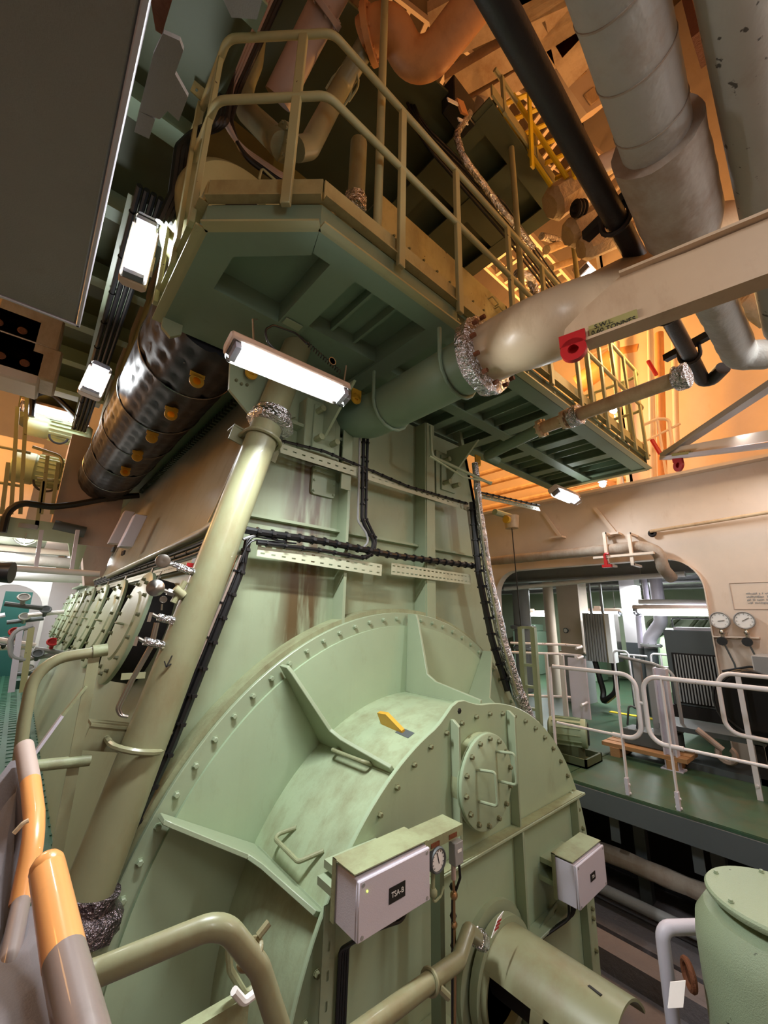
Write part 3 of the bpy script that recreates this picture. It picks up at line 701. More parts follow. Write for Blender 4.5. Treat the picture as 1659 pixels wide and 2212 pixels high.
# domed end cover behind the chamfer rails
dc = V((.65, 2.3, 4.06)); R = .40
b = MB(); b.lathe(dc+V((0, .4, 0)), (0, -1, 0), [(0, R), (.38, R), (.46, R*.93), (.5, R*.8), (.5, .2), (.46, .19), (.46, 0)], 48); dm = b.build('end_cover', 'rail_green', et)
dm['label'] = 'pale yellow-green domed round end cover'
b = MB(); b.lathe(dc+V((.02, -.095, -.04)), (0, -1, 0), [(0, 0), (0, .15), (.01, .15), (.012, .0)], 32); b.build('cover_hole', 'brown_black', dm)
b = MB(); p = dc+V((.06, -.08, .35)); b.tube([p, p+V((0, -.03, .07)), p+V((.14, -.03, .05)), p+V((.14, 0, -.03))], .009, 8, .015); b.build('grab_handle', 'rail_green', dm)
# ================================================================ PIPES OVERHEAD AND ON THE ENGINE
def pipe(name, label, pts, r, mat, fil=0, n=16, cat='pipe', group=None, **k):
    b = MB(); b.tube(pts, r, n, fil, **k); o = b.build(name, mat); return tag(o, label, cat, group)
def flange(par, c, d, r, th, mat, nb=8, name='flange'):
    b = MB(); c = V(c); d = V(d).normalized(); b.cyl(c-d*th/2, c+d*th/2, r, 28); o = b.build(name, mat, par, bev=.003)
    x = d.cross(V((0, 0, 1)) if abs(d.z) < .9 else V((1, 0, 0))).normalized(); y = d.cross(x)
    q = MB()
    for k in range(nb):
        a = 2*PI*k/nb; p = c+(x*math.cos(a)+y*math.sin(a))*r*.86; q.cyl(p-d*(th/2+.012), p+d*(th/2+.012), .011, 6)
    q.build('stud_ring', mat, o); return o
def ubolt(par, c, d, r, back, th=.012, mat='green_pipe', name='u_bolt'):
    c, d, back = V(c), V(d).normalized(), V(back).normalized(); s = d.cross(back).normalized()
    pts = [c+s*(r+th)+back*r*1.3]+[c+s*(r+th)*math.cos(a)-back*(r+th)*math.sin(a) for a in [PI*k/8 for k in range(9)]]+[c-s*(r+th)+back*r*1.3]
    b = MB(); b.tube(pts, th, 8); return b.build(name, mat, par)
# slanting drain pipe along the engine's corner
YP = 2.34; pt_ = at(592, 880, y=YP); pb = at(172, 1975, y=YP); pd = (pb-pt_).normalized(); PR = .098
sp_ = pipe('drain_pipe', 'pale green fat pipe slanting down the engine corner', [pt_-pd*.55, pb+pd*.35], PR, 'green_pipe', n=28)
fl2 = at(588, 905, y=YP); b = MB()
b.tube([fl2-pd*.05, fl2-pd*.02, fl2+pd*.03, fl2+pd*.07], lambda t: (.115, .15, .145, .11)[min(3, int(t*3.01))], 18, wob=.07, sub=.02); b.build('foil_wrap', 'foil', sp_)
fl3 = at(185, 1962, y=YP); b = MB(); b.tube([fl3-pd*.06, fl3-pd*.03, fl3+pd*.05, fl3+pd*.1], lambda t: (.11, .15, .15, .12)[min(3, int(t*3.01))], 18, wob=.07, sub=.02); b.build('foil_wrap', 'foil_dark', sp_)
for (px, py), nm in (((568, 948), 0), ((296, 1612), 1)):
    c = at(px, py, y=YP); ubolt(sp_, c, pd, PR, (0, 1, 0), .014)
    b = MB(); s = pd.cross(V((0, 1, 0))).normalized(); b.obox(c+V((0, PR+.02, 0)), s*(.2 if nm else .17), pd*.055, (0, .006, 0)); b.obox(c+V((0, PR+.07, 0))-pd*.05, s*(.2 if nm else .17), pd*.006, (0, .06, 0)); b.build('bracket', 'green_pipe', sp_)
# flow arrow inked on the pipe
def on_pipe(px, py):
    v = ray(px, py); c = at(px, py, y=YP-PR*.9); return c
b = MB(); A = [on_pipe(372, 1418), on_pipe(358, 1442), on_pipe(368, 1432)]
for p, q in (((372, 1416), (359, 1441)), ((359, 1441), (355, 1428)), ((359, 1441), (370, 1434))):
    b.bar(on_pipe(*p), on_pipe(*q), .005, .004, up=(0, 1, 0))
b.build('flow_arrow', 'ink', sp_)
# small bore fittings on the slanting pipe: thermometer, gauge, cocks with foil
def wpt(px, py, y=YP-.02): return at(px, py, y=y)
fit = thing('gauge_cock', 'chrome gauge cocks and keys hanging off the slanting pipe', 'gauge', wpt(380, 1290))
b = MB(); b.lathe(wpt(352, 1212), ray(352, 1212)*-1, [(0, 0), (0, .032), (.012, .036), (.02, .034), (.022, .03), (.018, 0)], 20); b.build('thermometer_head', 'steel', fit)
b = MB(); b.tube([wpt(362, 1214), wpt(420, 1236)], .013, 10); b.tube([wpt(384, 1224), wpt(420, 1238)], .02, 12, wob=.08, sub=.015); b.build('foil_wrap', 'foil', fit)
b = MB(); b.lathe(wpt(336, 1270), ray(336, 1270)*-1, [(-.02, .0), (-.01, .036), (.012, .042), (.024, .03), (.03, 0)], 24); b.build('gauge_body', 'steel', fit)
b = MB(); b.tube([wpt(345, 1272), wpt(368, 1280)], .011, 10); b.tube([wpt(362, 1278), wpt(376, 1283)], .018, 6); b.build('gauge_stem', 'steel', fit)
b = MB(); b.tube([wpt(376, 1272), wpt(396, 1288)], .026, 12); b.tube([wpt(400, 1256), wpt(374, 1302)], .016, 10); b.build('clamp', 'green_pipe', fit)
b = MB(); b.torus(wpt(353, 1295), ray(353, 1295), .016, .0016, 18, 6); b.tube([wpt(350, 1305), wpt(349, 1318)], .004, 6); b.build('key_ring', 'steel', fit)
b = MB(); b.tube([wpt(349, 1235), wpt(338, 1256)], .003, 6); b.build('chain', 'steel', fit)
for (x0, y0, x1, y1) in ((341, 1333, 378, 1342), (311, 1385, 354, 1394)):
    b = MB(); b.tube([wpt(x0, y0), wpt(x1, y1)], .019, 12, wob=.1, sub=.012); b.build('foil_wrap', 'foil', fit)
    b = MB(); b.tube([wpt(x0-12, y0-6), wpt(x0+4, y0+2)], .009, 8); b.build('cock', 'steel', fit); b = MB(); b.bar(wpt(x0-14, y0-10), wpt(x0-20, y0+10), .008, .014); b.build('cock_lever', 'steel', fit)
    b = MB(); b.tube([wpt(x1-6, y1+6), wpt(x1+14, y1+4)], .016, 8); b.build('socket', 'green_pipe', fit)
for off in (0, 6):
    pipe('sensing_tube', 'thin bare sensing tube running down beside the slanting pipe, %s' % ('nearer the round doors' if off else 'nearer the pipe'), [wpt(341+off*-.8, 1345), wpt(330-off, 1395), wpt(290-off, 1465), wpt(258-off, 1530), wpt(262-off*.6, 1545), wpt(276, 1548)], .0075, 'steel', .03, n=8)
b = MB(); c = wpt(288, 1460); b.obox(c, V((.05, .0, .0)), (0, .004, 0), (0, 0, .014)); o = b.build('tube_clip', 'green_pipe'); tag(o, 'small pale clip bar clamping the thin sensing tubes', 'clip')
# perforated cable ladder and cables running down behind the pipe
YT = 2.5
def tray(name, label, a, c, wdir, w, rows=1, mat='tray_pale', par=None, pitch=.07):
    b = MB(); b.perf(a, c, wdir, w, .004, pitch, (.03, .01), rows); b2 = b.build(name, mat, None, sm=0); tag(b2, label, 'cable tray')
    d = (V(c)-V(a)).normalized(); wd = V(wdir); wd = (wd-d*wd.dot(d)).normalized(); nn = d.cross(wd)
    return b2
ta, tb_ = at(512, 1185, y=YT), at(215, 1890, y=YT)
tray('cable_tray', 'perforated green cable tray slanting down beside the fat pipe', ta, tb_, (1, 0, .2), .13)
def cable(name, label, pts, r, n=8, fil=.06, mat='black', ties=0, group=None, cat='cable', seg=4):
    b = MB(); b.tube(pts, r, n, fil, seg=seg); o = b.build(name, mat); tag(o, label, cat, group)
    if ties:
        P_ = [V(p) for p in pts]; L = [0]
        for a, c in zip(P_, P_[1:]): L.append(L[-1]+(c-a).length)
        t = ties*.5
        while t < L[-1]:
            i = max(j for j in range(len(L)) if L[j] <= t); i = min(i, len(P_)-2)
            d = (P_[i+1]-P_[i]).normalized(); p = P_[i]+d*(t-L[i])
            q = MB(); q.cyl(p-d*.006, p+d*.006, r*1.35, 8); q.box(p+V((-r*.5, -r*1.8, -r*.4)), p+V((r*.5, -r*1.2, r*.4))); q.build('cable_tie', 'black', o); t += ties
    return o
YC = 2.45
cable('cable_bundle', 'thick black cable bundle strapped on the tray beside the slanting pipe', [at(536, 1165, y=YC), at(522, 1230, y=YC), at(455, 1400, y=YC), at(372, 1610, y=YC), at(300, 1760, y=YC), at(235, 1890, y=YC)], .023, ties=.14)
for k, (dx, mt) in enumerate(((0, 'brass'), (9, 'mauve'), (16, 'black'))):
    cable('conduit', 'thin %s conduit clipped on the slanting tray' % ('brassy', 'pinkish', 'black')[k], [at(512+dx, 1200, y=YC), at(445+dx, 1360, y=YC), at(345+dx, 1600, y=YC), at(240+dx, 1840, y=YC)], .008, ties=.2 if k == 1 else 0, mat=mt)
# trays across the end wall
ua, ub = at(606, 968, y=YT-.06), at(1012, 1097, y=YT-.06)
tray('cable_tray', 'upper perforated cable tray strip crossing the end wall', ua, ub, (0, 0, 1), .07)
la, lb = at(556, 1186, y=YT-.06), at(824, 1232, y=YT-.06)
tray('cable_tray', 'left half of the lower perforated tray on the end wall', la, lb, (0, 0, 1), .09, 2)
la, lb = at(845, 1228, y=YT-.06), at(1016, 1252, y=YT-.06)
tray('cable_tray', 'right half of the lower perforated tray, with two rows of slots', la, lb, (0, 0, 1), .095, 2, pitch=.05)
YB = 2.42
def run(name, label, pix, r, y=YB, **k): return cable(name, label, [at(a, c, y=y) for a, c in pix], r, **k)
run('cable_bundle', 'fat black cable bundle along the lower tray on the end wall', [(505, 1140), (560, 1150), (700, 1170), (800, 1190), (850, 1200), (1035, 1224)], .024, ties=.1)
run('cable_bundle', 'second black bundle hanging below the lower tray', [(555, 1172), (700, 1190), (780, 1205), (800, 1200), (808, 1170), (790, 1140), (782, 1120), (786, 920)], .015, ties=.13)
run('cable_bundle', 'thin black cable bundle strapped along the upper tray', [(600, 950), (700, 975), (810, 1020), (880, 1050), (1010, 1088)], .011, ties=.1)
run('cable_bundle', 'black vertical cable bundle dropping from the gallery to the lower tray', [(796, 900), (792, 1010), (790, 1120), (812, 1165), (808, 1195), (790, 1206)], .012, ties=.16)
run('conduit', 'grey conduit dropping beside the black vertical bundle', [(778, 905), (776, 1010), (773, 1125), (790, 1150), (797, 1170), (780, 1188), (560, 1152), (525, 1165)], .009, mat='grey')
for k in range(3): run('cable', 'loose black cable drooping from the lower tray to the slanting tray, %s' % ('uppermost', 'middle', 'lowest')[k], [(600+20*k, 1166+4*k), (545, 1150+8*k), (532, 1170+6*k), (530-6*k, 1215)], .006)
# bundle, foil lagged tube and pipes down the right edge of the end wall
tray('cable_tray', 'short perforated strip at the right edge of the end wall', at(1012, 1095, y=YT-.1), at(1026, 1205, y=YT-.1), (1, 0, 0), .07)
run('cable_bundle', 'black cable bundle falling along the right edge of the end wall', [(1020, 1085), (1034, 1240), (1062, 1380), (1096, 1490)], .03, 2.35, ties=.15)
run('cable_bundle', 'second black cable line just outside the right-edge bundle', [(1030, 1080), (1050, 1260), (1085, 1420), (1110, 1490)], .014, 2.33)
b = MB(); b.tube([at(1026, 1000, y=2.28), at(1036, 1110, y=2.28), at(1058, 1260, y=2.28), at(1090, 1400, y=2.28), at(1122, 1500, y=2.28), at(1146, 1560, y=2.28)], lambda t: .03+.03*t, 12, .1, wob=.1, sub=.06); o = b.build('foil_pipe', 'foil'); tag(o, 'crinkled foil-wrapped pipe down the right edge of the engine', 'pipe')
run('pipe', 'slim green pipe beside the foil-wrapped pipe', [(1030, 1060), (1048, 1210), (1080, 1370), (1118, 1500)], .009, 2.24, mat='green_pipe', cat='pipe')
run('pipe', 'slim bent green pipe under the gallery by the right bracket', [(930, 920), (932, 985), (1060, 1045)], .014, 2.2, mat='green', fil=.05, cat='pipe')
run('pipe', 'thin green stay tube under the gallery reaching right', [(928, 985), (1000, 1030), (1062, 1042)], .008, 2.0, mat='green', cat='pipe')
tray('cable_tray', 'tray arm reaching right under the gallery to the hanging lamp', at(1030, 1070, y=2.55), at(1165, 1100, y=2.55), (0, .3, 1), .06)
run('cable', 'black cable along the tray arm under the gallery', [(1030, 1062), (1165, 1092)], .012, 2.5, ties=.12)
# pipes on the slanted side wall
def side(px, py, off=.12): return atp(px, py, SP-SN*off, SN)
pipe('side_pipe', 'green pipe clipped along the engine side above the round doors', [side(500, 1110), side(440, 1150), side(235, 1245)], .032, 'green_pipe', .1)
pipe('side_pipe', 'thin green pipe rising along the upper side wall', [side(542, 935), side(470, 1100), side(455, 1130)], .022, 'green_pipe', .1)
for k in range(4):
    cable('cable_bundle', 'black cable line along the engine side ledge, %s' % ('topmost', 'second from top', 'third from top', 'lowest')[k], [side(490, 1142+10*k, .08), side(400, 1178+9*k, .08), side(300, 1218+6*k, .08), side(205, 1256+3*k, .08)], .016-.002*k, ties=.3 if k % 2 == 0 else 0)
tray('cable_tray', 'perforated tray along the engine side under the black cables', side(430, 1212, .06), side(200, 1275, .06), SN*0+V((.25, 0, 1)), .06)
for px, py, s in ((262, 1140, 1.25), (286, 1148, 1)):
    c = side(px, py, .2); b = MB(); b.obox(c, V((.03, .0, 0))*2.2, V((0, .09, 0)), V((.05, 0, .2))*s); o = b.build('junction_box', 'lilac', bev=.008); tag(o, 'pale %s junction box on the side wall beside the black receiver' % ('longer' if s > 1 else 'shorter'), 'box')
    q = MB()
    for k in range(4): q.cyl(c+V((-.05, -.06+.04*k, -.24*s)), c+V((-.055, -.06+.04*k, -.29*s)), .012, 8)
    q.build('glands', 'black', o)
# big beige and green cooling pipe that leaves under the gallery toward the viewer
bx, bz, BR = 1.83, 3.03, .168
bp_ = thing('cooling_pipe', 'big pipe, green then beige past its foil flange, under the gallery', 'pipe', (bx, 1.6, bz))
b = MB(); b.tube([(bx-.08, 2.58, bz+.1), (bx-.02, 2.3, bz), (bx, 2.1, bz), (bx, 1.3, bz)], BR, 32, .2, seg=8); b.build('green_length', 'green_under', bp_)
b = MB(); b.tube([(bx, 1.22, bz), (bx, 1.05, bz), atd(1175, 712, 1.98), atd(1290, 664, 2.15), atd(1420, 592, 2.4), atd(1560, 500, 2.7)], BR*1.02, 32, .35, seg=8); b.build('beige_length', 'pipe_beige', bp_)
fc = V((bx, 1.24, bz)); b = MB(); b.tube([fc+V((0, .06, 0)), fc+V((0, .05, 0)), fc+V((0, -.04, 0)), fc+V((0, -.06, 0))], lambda t: (.18, .235, .235, .18)[min(3, int(t*3.01))], 28, wob=.04, sub=.018); b.build('foil_flange', 'foil', bp_)
b = MB()
for k in range(12):
    a = 2*PI*k/12; p = V((bx+math.cos(a)*.205, 1.17, bz+math.sin(a)*.205)); b.cyl(p, p+V((0, -.03, 0)), .014, 6)
b.build('flange_nuts', 'rust', bp_)
for y in (2.05, 1.42): ubolt(bp_, (bx, y, bz), (0, 1, 0), BR, (0, 0, 1), .013, 'green_under')
# the thinner beige pipe to the right of it
q = [at(1050, 985, z=3.16), at(1170, 925, z=3.1), at(1480, 812, z=3.05)]
sx = .5*(q[0].x+q[1].x)
tp = thing('thin_cooling_pipe', 'thinner beige pipe with small flanges right of the big cooling pipe', 'pipe', q[1])
b = MB(); b.tube([at(1075, 998, y=q[0].y-.05), q[0], q[0].lerp(q[1], .5), q[1]], .052, 16, .06); b.build('green_length', 'green_under', tp)
b = MB(); b.tube([q[1], q[2]], .052, 16); b.build('beige_length', 'cream_dirty', tp)
for t in (.0, .42): flange(tp, q[1].lerp(q[2], t*.5), q[2]-q[1], .078, .03, 'pipe_beige')
for t in (.29, .98):
    c = q[1].lerp(q[2], t); d = (q[2]-q[1]).normalized(); b = MB(); b.tube([c-d*.04, c+d*.04], .08, 14, wob=.12, sub=.015); b.build('foil_flange', 'foil', tp)
# dark hanging pipe across the upper right with its hangers
dz = 3.42
d0, d1 = at(1040, -60, z=dz), at(1492, 772, z=dz)
dk = pipe('black_pipe', 'dark sooty pipe crossing the upper right with a hooked end', [d0-(d1-d0)*.2, d1, at(1524, 834, z=dz-.06), at(1562, 795, z=dz-.05)], .05, 'black_pipe', .08, n=18)
for px, py, up_ in ((1330, 480, 0), (1440, 680, 0), (1490, 768, 0)):
    c = at(px, py, z=dz); ubolt(dk, c, d1-d0, .05, (0, 0, 1), .013, 'black_pipe')
    b = MB(); b.bar(c+V((-.05, -.16, .08)), c+V((.05, .16, .08)), .05, .05); b.build('hanger_bar', 'black', dk)
# fat lagged pipes, upper right
z1 = 3.32
l0, l1 = at(1315, -80, z=z1), at(1425, 330, z=z1)
lg = pipe('lagged_pipe', 'fat grey canvas-lagged pipe running down the upper right', [l0-(l1-l0)*.4, l0, l1], .118, 'lagging', n=32, sub=.1, wob=.006)
a_ = l1; e_ = at(1492, 540, z=z1); h_ = at(1600, 770, z=z1)
b = MB(); b.tube([a_-(e_-a_)*.12, a_.lerp(e_, .05), a_.lerp(e_, .35), a_.lerp(e_, .85), e_, e_.lerp(h_, .06)], lambda t: .155 if t < .72 else .155-(t-.72)*.2, 32, wob=.02, sub=.05); o = b.build('lagging_sleeve', 'lagging_old', lg); o['label'] = 'wider wrinkled canvas sleeve'
b = MB(); b.tube([e_-(h_-e_)*.1, e_.lerp(h_, .5), h_, at(1659, 765, z=z1-.02), at(1720, 740, z=z1)], .098, 26, .12, wob=.035, sub=.05); o = b.build('lagged_elbow', 'lagging', lg)
for t in (.1, .42, .74, .96):
    c = l0.lerp(l1, t); b = MB(); d = (l1-l0).normalized(); b.cyl(c-d*.003, c+d*.003, .121, 32); b.build('seam_band', 'lagging_old', lg)
m0, m1 = at(1590, -80, z=z1), at(1675, 560, z=z1)
pipe('lagged_pipe', 'perforated grey sheet-clad pipe at the right edge, upper right', [m0-(m1-m0)*.3, m0, m1, m1+(m1-m0)*.5], .1, 'lagging_spots', n=28)
# black padded receiver along the engine's port side
RC = V((.75, 0, 3.74)); RR = .41
rc = thing('scavenge_receiver', 'long black quilted cylinder with yellow eye plates along the engine', 'cylinder', (RC.x, 5, RC.z-RR))
b = MB(); n = 72; ny = 90
vs_ = []; fs = []
Y0, Y1 = 2.79, 8.3
dimp = [(random.uniform(Y0, Y1), random.uniform(0, 2*PI)) for _ in range(0)]
for j in range(ny+1):
    y = Y0+(Y1-Y0)*j/ny
    for k in range(n):
        a = 2*PI*k/n; u_ = (y-Y0)/.21; v_ = a/(2*PI)*18
        fu = (u_+.5*(int(math.floor(v_)) % 2)) % 1-.5; fv = v_ % 1-.5
        r = RR-.028*math.exp(-(fu*fu*26+fv*fv*22))
        vs_.append((RC.x+r*math.cos(a), y, RC.z+r*math.sin(a)))
for j in range(ny):
    for k in range(n): fs.append((j*n+k, (j+1)*n+k, (j+1)*n+(k+1) % n, j*n+(k+1) % n))
fs += [tuple(range(n)), tuple(ny*n+k for k in range(n-1, -1, -1))]
b.add(vs_, fs); b.build('quilted_jacket', 'black_pad', rc)
seams = [3.55+.98*k for k in range(5)]
for y in seams:
    b = MB(); b.torus((RC.x, y, RC.z), (0, 1, 0), RR+.004, .006, 48, 6); b.build('seam_band', 'steel', rc)
for k, (px, py) in enumerate(((428, 808), (372, 882), (331, 934), (299, 976), (273, 1010))):
    p = atcyl(px, py, RC.x, RC.z, RR); nrm = (p-V((RC.x, p.y, RC.z))).normalized()
    q = MB(); q.lathe((0, 0, 0), (0, 0, 1), [(-.006, .032), (-.006, .056), (.006, .056), (.006, .032), (-.006, .032)], 18); q.box((-.056, .036, -.006), (.056, .085, .006)); me = q.mesh('eye_plate', 'lug_yellow') if k == 0 else me
    o = inst(me, 'eye_plate', p+nrm*.065, (0, -1, 0), rc); o.rotation_quaternion = Matrix(((1, 0, 0), (0, 0, -1), (0, 1, 0))).to_quaternion(); o['label'] = 'yellow eye plate'
    b = MB(); t_ = p+V((-.1, 0, .05)); b.box(t_-V((.02, .02, .01)), t_+V((.02, .0, .02))); b.build('tag_plate', 'grey', rc)
# grey end housing beyond the receiver
hs = thing('end_housing', 'dull brown-grey plate housing at the far end of the black receiver', 'housing', (.5, 8.6, 2.4))
b = MB(); b.box((.15, 8.3, 2.55), (1.05, 9.6, 4.4)); b.build('body', 'mauve', hs)
b = MB(); b.cyl((.18, 8.22, 2.8), (.6, 8.22, 2.75), .09, 16); b.build('roller', 'grey_dark', hs)
b = MB(); b.prism([(.6, 8.35, 2.55), (1.05, 8.35, 2.55), (.95, 8.35, 1.9), (.75, 8.35, 1.9)], (0, .3, 0)); b.build('chute', 'mauve', hs)
# cable ladder and heavy cable on the port flank over the receiver
b = MB(); b.perf((.14, 2.95, 4.42), (.2, 7.8, 4.3), (1, 0, 0), .18, .006, .1, (.05, .012), 2); o = b.build('cable_tray', 'green', sm=0); tag(o, 'overhead perforated tray above the black receiver', 'cable tray')
for k in range(4): cable('cable', 'heavy black cable under the overhead port tray, %s' % ('leftmost', 'second from left', 'third from left', 'rightmost')[k], [(.1+.045*k, 2.8, 4.38), (.12+.045*k, 4, 4.35), (.14+.045*k, 7.6, 4.24)], .02, ties=.5 if k == 0 else 0)
for k in range(3): cable('cable', 'thick black cable looping over the gallery corner post, %s' % ('outermost', 'middle', 'innermost')[k], [at(560+8*k, -20, z=5.95), at(485+8*k, 150, z=5.5), at(470+8*k, 270, y=2.1), at(420+7*k, 285, y=2.3), at(385+10*k, 320, y=2.3), at(372+10*k, 420, y=2.35), at(345+10*k, 480, y=2.4)], .025, fil=.12, seg=6)
for k in range(5): cable('cable', 'brown-grey cable sweeping across the domed cover, %s' % ('top strand', 'second strand', 'third strand', 'fourth strand', 'bottom strand')[k], [at(580+9*k, -20, z=5.9), at(495+6*k, 190, z=5.4), at(482+4*k, 262, y=2.2), at(520, 318+4*k, y=2.2), at(600, 372+5*k, y=2.2), at(668, 410+4*k, y=2.2)], .016, fil=.15, mat='mauve' if k < 3 else 'black', seg=6)
b = MB(); b.perf(at(500, 45, z=5.6), at(430, 215, y=2.3), (1, 0, .3), .12, .006, .09, (.03, .014), 2); o = b.build('cable_tray', 'gallery_yellow', sm=0); tag(o, 'yellowish perforated tray behind the gallery corner post', 'cable tray')
# pipes on the engine top
def up(px, py, y=2.0): return at(px, py, y=y)
def uz(px, py, z): return at(px, py, z=z)
pipe('top_pipe', 'olive bent pipe, left leg of the V behind the corner rails', [uz(556, 20, 6.0), uz(545, 130, 5.8), uz(522, 190, 5.65), uz(532, 240, 5.4), up(612, 318)], .085, 'green_pipe', .2, n=20)
o = pipe('top_pipe', 'olive pipe with two ring clips, right leg of the V', [up(640, 322), up(668, 318), uz(735, 190, 5.65), uz(805, 75, 5.85)], .075, 'green_pipe', .12, n=20)
for px, py in ((737, 190), (752, 172)): ubolt(o, uz(px, py, 5.68), uz(805, 75, 5.85)-uz(735, 190, 5.65), .075, (0, 1, 0), .01, 'rail_green')
flange(o, up(613, 308), up(640, 322)-up(600, 300), .11, .05, 'green_pipe')
o = pipe('orange_pipe', 'orange S-bent pipe at the top centre', [uz(790, 85, 5.85), uz(815, 60, 5.85), uz(850, 62, 5.85), uz(885, 130, 5.75), uz(930, 130, 5.7), uz(1000, 40, 5.8), uz(1070, -50, 5.9)], .135, 'orange_pipe', .25, n=24)
flange(o, uz(800, 75, 5.85), uz(850, 62, 5.85)-uz(800, 85, 5.85), .18, .05, 'orange_pipe')
o = pipe('top_pipe', 'mauve-grey straight pipe rising to the top edge', [uz(600, 215, 5.5), uz(660, 95, 5.75), uz(735, -50, 5.95)], .11, 'mauve', n=24); flange(o, uz(700, 18, 5.85), uz(725, -30, 5.9)-uz(660, 95, 5.75), .15, .04, 'mauve')
o = pipe('top_pipe', 'short vertical olive pipe with foil at its foot', [at(768, 450, y=2.1), at(775, 310, y=2.1)], .07, 'green_pipe', n=20)
b = MB(); c = at(767, 438, y=2.1); b.tube([c-V((0, 0, .08)), c+V((0, 0, .05))], .085, 16, wob=.12, sub=.03); b.build('foil_wrap', 'foil', o)
pipe('top_pipe', 'grey pipe slanting over the upper left corner', [at(420, -40, y=2.6), at(505, 50, y=2.6)], .1, 'rail_green', n=16)
for k in range(5):
    pipe('top_pipe', 'pipe high over the engine behind the rails, %s' % ('leftmost', 'second', 'third', 'fourth', 'rightmost')[k], [(1.6+.3*k, 3.1, 5.2+.1*k), (1.7+.5*k, 2.9, 5.6), (2.6+.5*k, 2.9, 5.75)], .03+.008*(k % 3), ('green_pipe', 'mauve', 'rust', 'green_dark', 'orange_pipe')[k], .1, n=10)
for k in range(6): cable('cable', 'black cable along the upper gallery edge, %s' % ('first', 'second', 'third', 'fourth', 'fifth', 'sixth')[k]+' from the rail', [at(880, 180+14*k, y=2.0), at(905+4*k, 260+12*k, y=1.95), at(1090, 440+14*k, y=1.9), at(1230, 640+10*k, y=1.9)], .014, fil=.2)
b = MB(); b.tube([at(1015, 245, y=1.62), at(985, 290, y=1.62), at(1000, 340, y=1.62), at(1090, 460, y=1.62), at(1152, 535, y=1.62)], .03, 12, .12, wob=.12, sub=.05); o = b.build('foil_pipe', 'foil'); tag(o, 'foil-wrapped hose below the upper gallery', 'pipe')
# control box with two labels under the upper gallery
c = at(990, 232, y=1.7); b = MB(); b.obox(c, (.16, 0, 0), (0, .08, 0), (0, 0, .16)); o = b.build('control_box', 'black', bev=.01); tag(o, 'black control box with two pale labels and an orange panel', 'box')
for px, py in ((978, 220), (1000, 262)): b = MB(); q_ = at(px, py, y=1.6); b.bar(q_-V((.07, 0, .05)), q_+V((.07, 0, .05)), .01, .03, up=(0, 0, 1)); b.build('label_plate', 'label_white', o)
b = MB(); q_ = at(998, 232, y=1.6); b.obox(q_, (.05, 0, .035), (0, .01, 0), (-.035, 0, .05)); b.build('orange_panel', 'orange_pipe', o)
# ================================================================ LAMPS
def tube_lamp(label, c, axis, L, down=(0, 0, -1), power=25, w=.13, brk=True, hang=None, group=None, col=WHITE, glow='tube_glow', lightsize=True):
    c = V(c); ax = V(axis).normalized(); dn = V(down); dn = (dn-ax*dn.dot(ax)).normalized(); sd = ax.cross(dn)
    t = thing('fluorescent_lamp', label, 'lamp', c, group)
    prof = [(-.5, -.0), (-.5, -.35), (-.36, -.5), (.36, -.5), (.5, -.35), (.5, 0)]
    def section(pr, l, mat, nm):
        m = MB(); m.prism([c-ax*l/2+sd*(a*w)+dn*(d*w) for a, d in pr], ax*l); return m.build(nm, mat, t, bev=.008)
    section(prof, L, 'lamp_body', 'housing')
    section([(-.47, .0), (-.47, .25), (-.33, .55), (.33, .55), (.47, .25), (.47, 0)], L*.985, 'clear', 'diffuser')
    for s in (-.2, .2):
        m = MB(); m.cyl(c-ax*L*.42+sd*s*w+dn*w*.22, c+ax*L*.42+sd*s*w+dn*w*.22, .017, 12); m.build('tube', glow, t)
    for s in (-1, 1):
        m = MB(); m.obox(c+ax*s*L*.45+dn*w*.15, ax*.014, sd*w*.36, dn*w*.2); m.build('tube_holder', 'lilac', t)
        if brk: m = MB(); m.obox(c+ax*s*L*.36-dn*w*.6, ax*.02, sd*.03, dn*w*.14); m.build('bracket', 'steel', t)
    m = MB(); m.obox(c-dn*w*.55+sd*w*.3, ax*.06, sd*.04, dn*.03); m.build('terminal_box', 'lamp_body', t)
    for s in (-1, 1) if hang else ():
        p = c+ax*s*L*.36-dn*w*.6; m = MB(); m.cyl(p, (p.x, p.y, hang), .006, 6); m.build('hanger_rod', 'steel', t)
    if power:
        light('AREA', c+dn*w*.68, power, col, L*.85, w*.7, c+dn*2)
        bpy.data.objects[-1 if False else len(bpy.data.objects)-1]
    return t
def area_align(): pass
# rectangular area lights are turned so their long side follows the lamp
def lamp_light(c, ax, dn, power, L, w, col=WHITE):
    l = bpy.data.lights.new('lamp_light', 'AREA'); l.energy = power; l.color = col; l.shape = 'RECTANGLE'; l.size = L; l.size_y = w
    o = bpy.data.objects.new('lamp_light', l); COL.objects.link(o)
    ax = V(ax).normalized(); dn = V(dn); dn = (dn-ax*dn.dot(ax)).normalized(); y = (-dn).cross(ax)
    o.matrix_world = Matrix(((ax.x, y.x, -dn.x, c[0]), (ax.y, y.y, -dn.y, c[1]), (ax.z, y.z, -dn.z, c[2]), (0, 0, 0, 1))); return o
def lamp(label, c, ax, L, dn=(0, 0, -1), power=25, w=.13, col=WHITE, **k):
    t = tube_lamp(label, c, ax, L, dn, 0, w, **k)
    a = V(ax).normalized(); d = V(dn); d = (d-a*d.dot(a)).normalized()
    lamp_light(V(c)+d*w*.62, a, d, power, L*.85, w*.7, col); return t
c = (at(492, 742, y=1.78)+at(748, 852, y=1.78))/2+V((0, 0, -.01))
L1 = lamp('bright twin-tube lamp hanging under the gallery by a coiled cord, the largest lamp', c, (1, 0, .02), .7, (.05, -.35, -1), 75, .125)
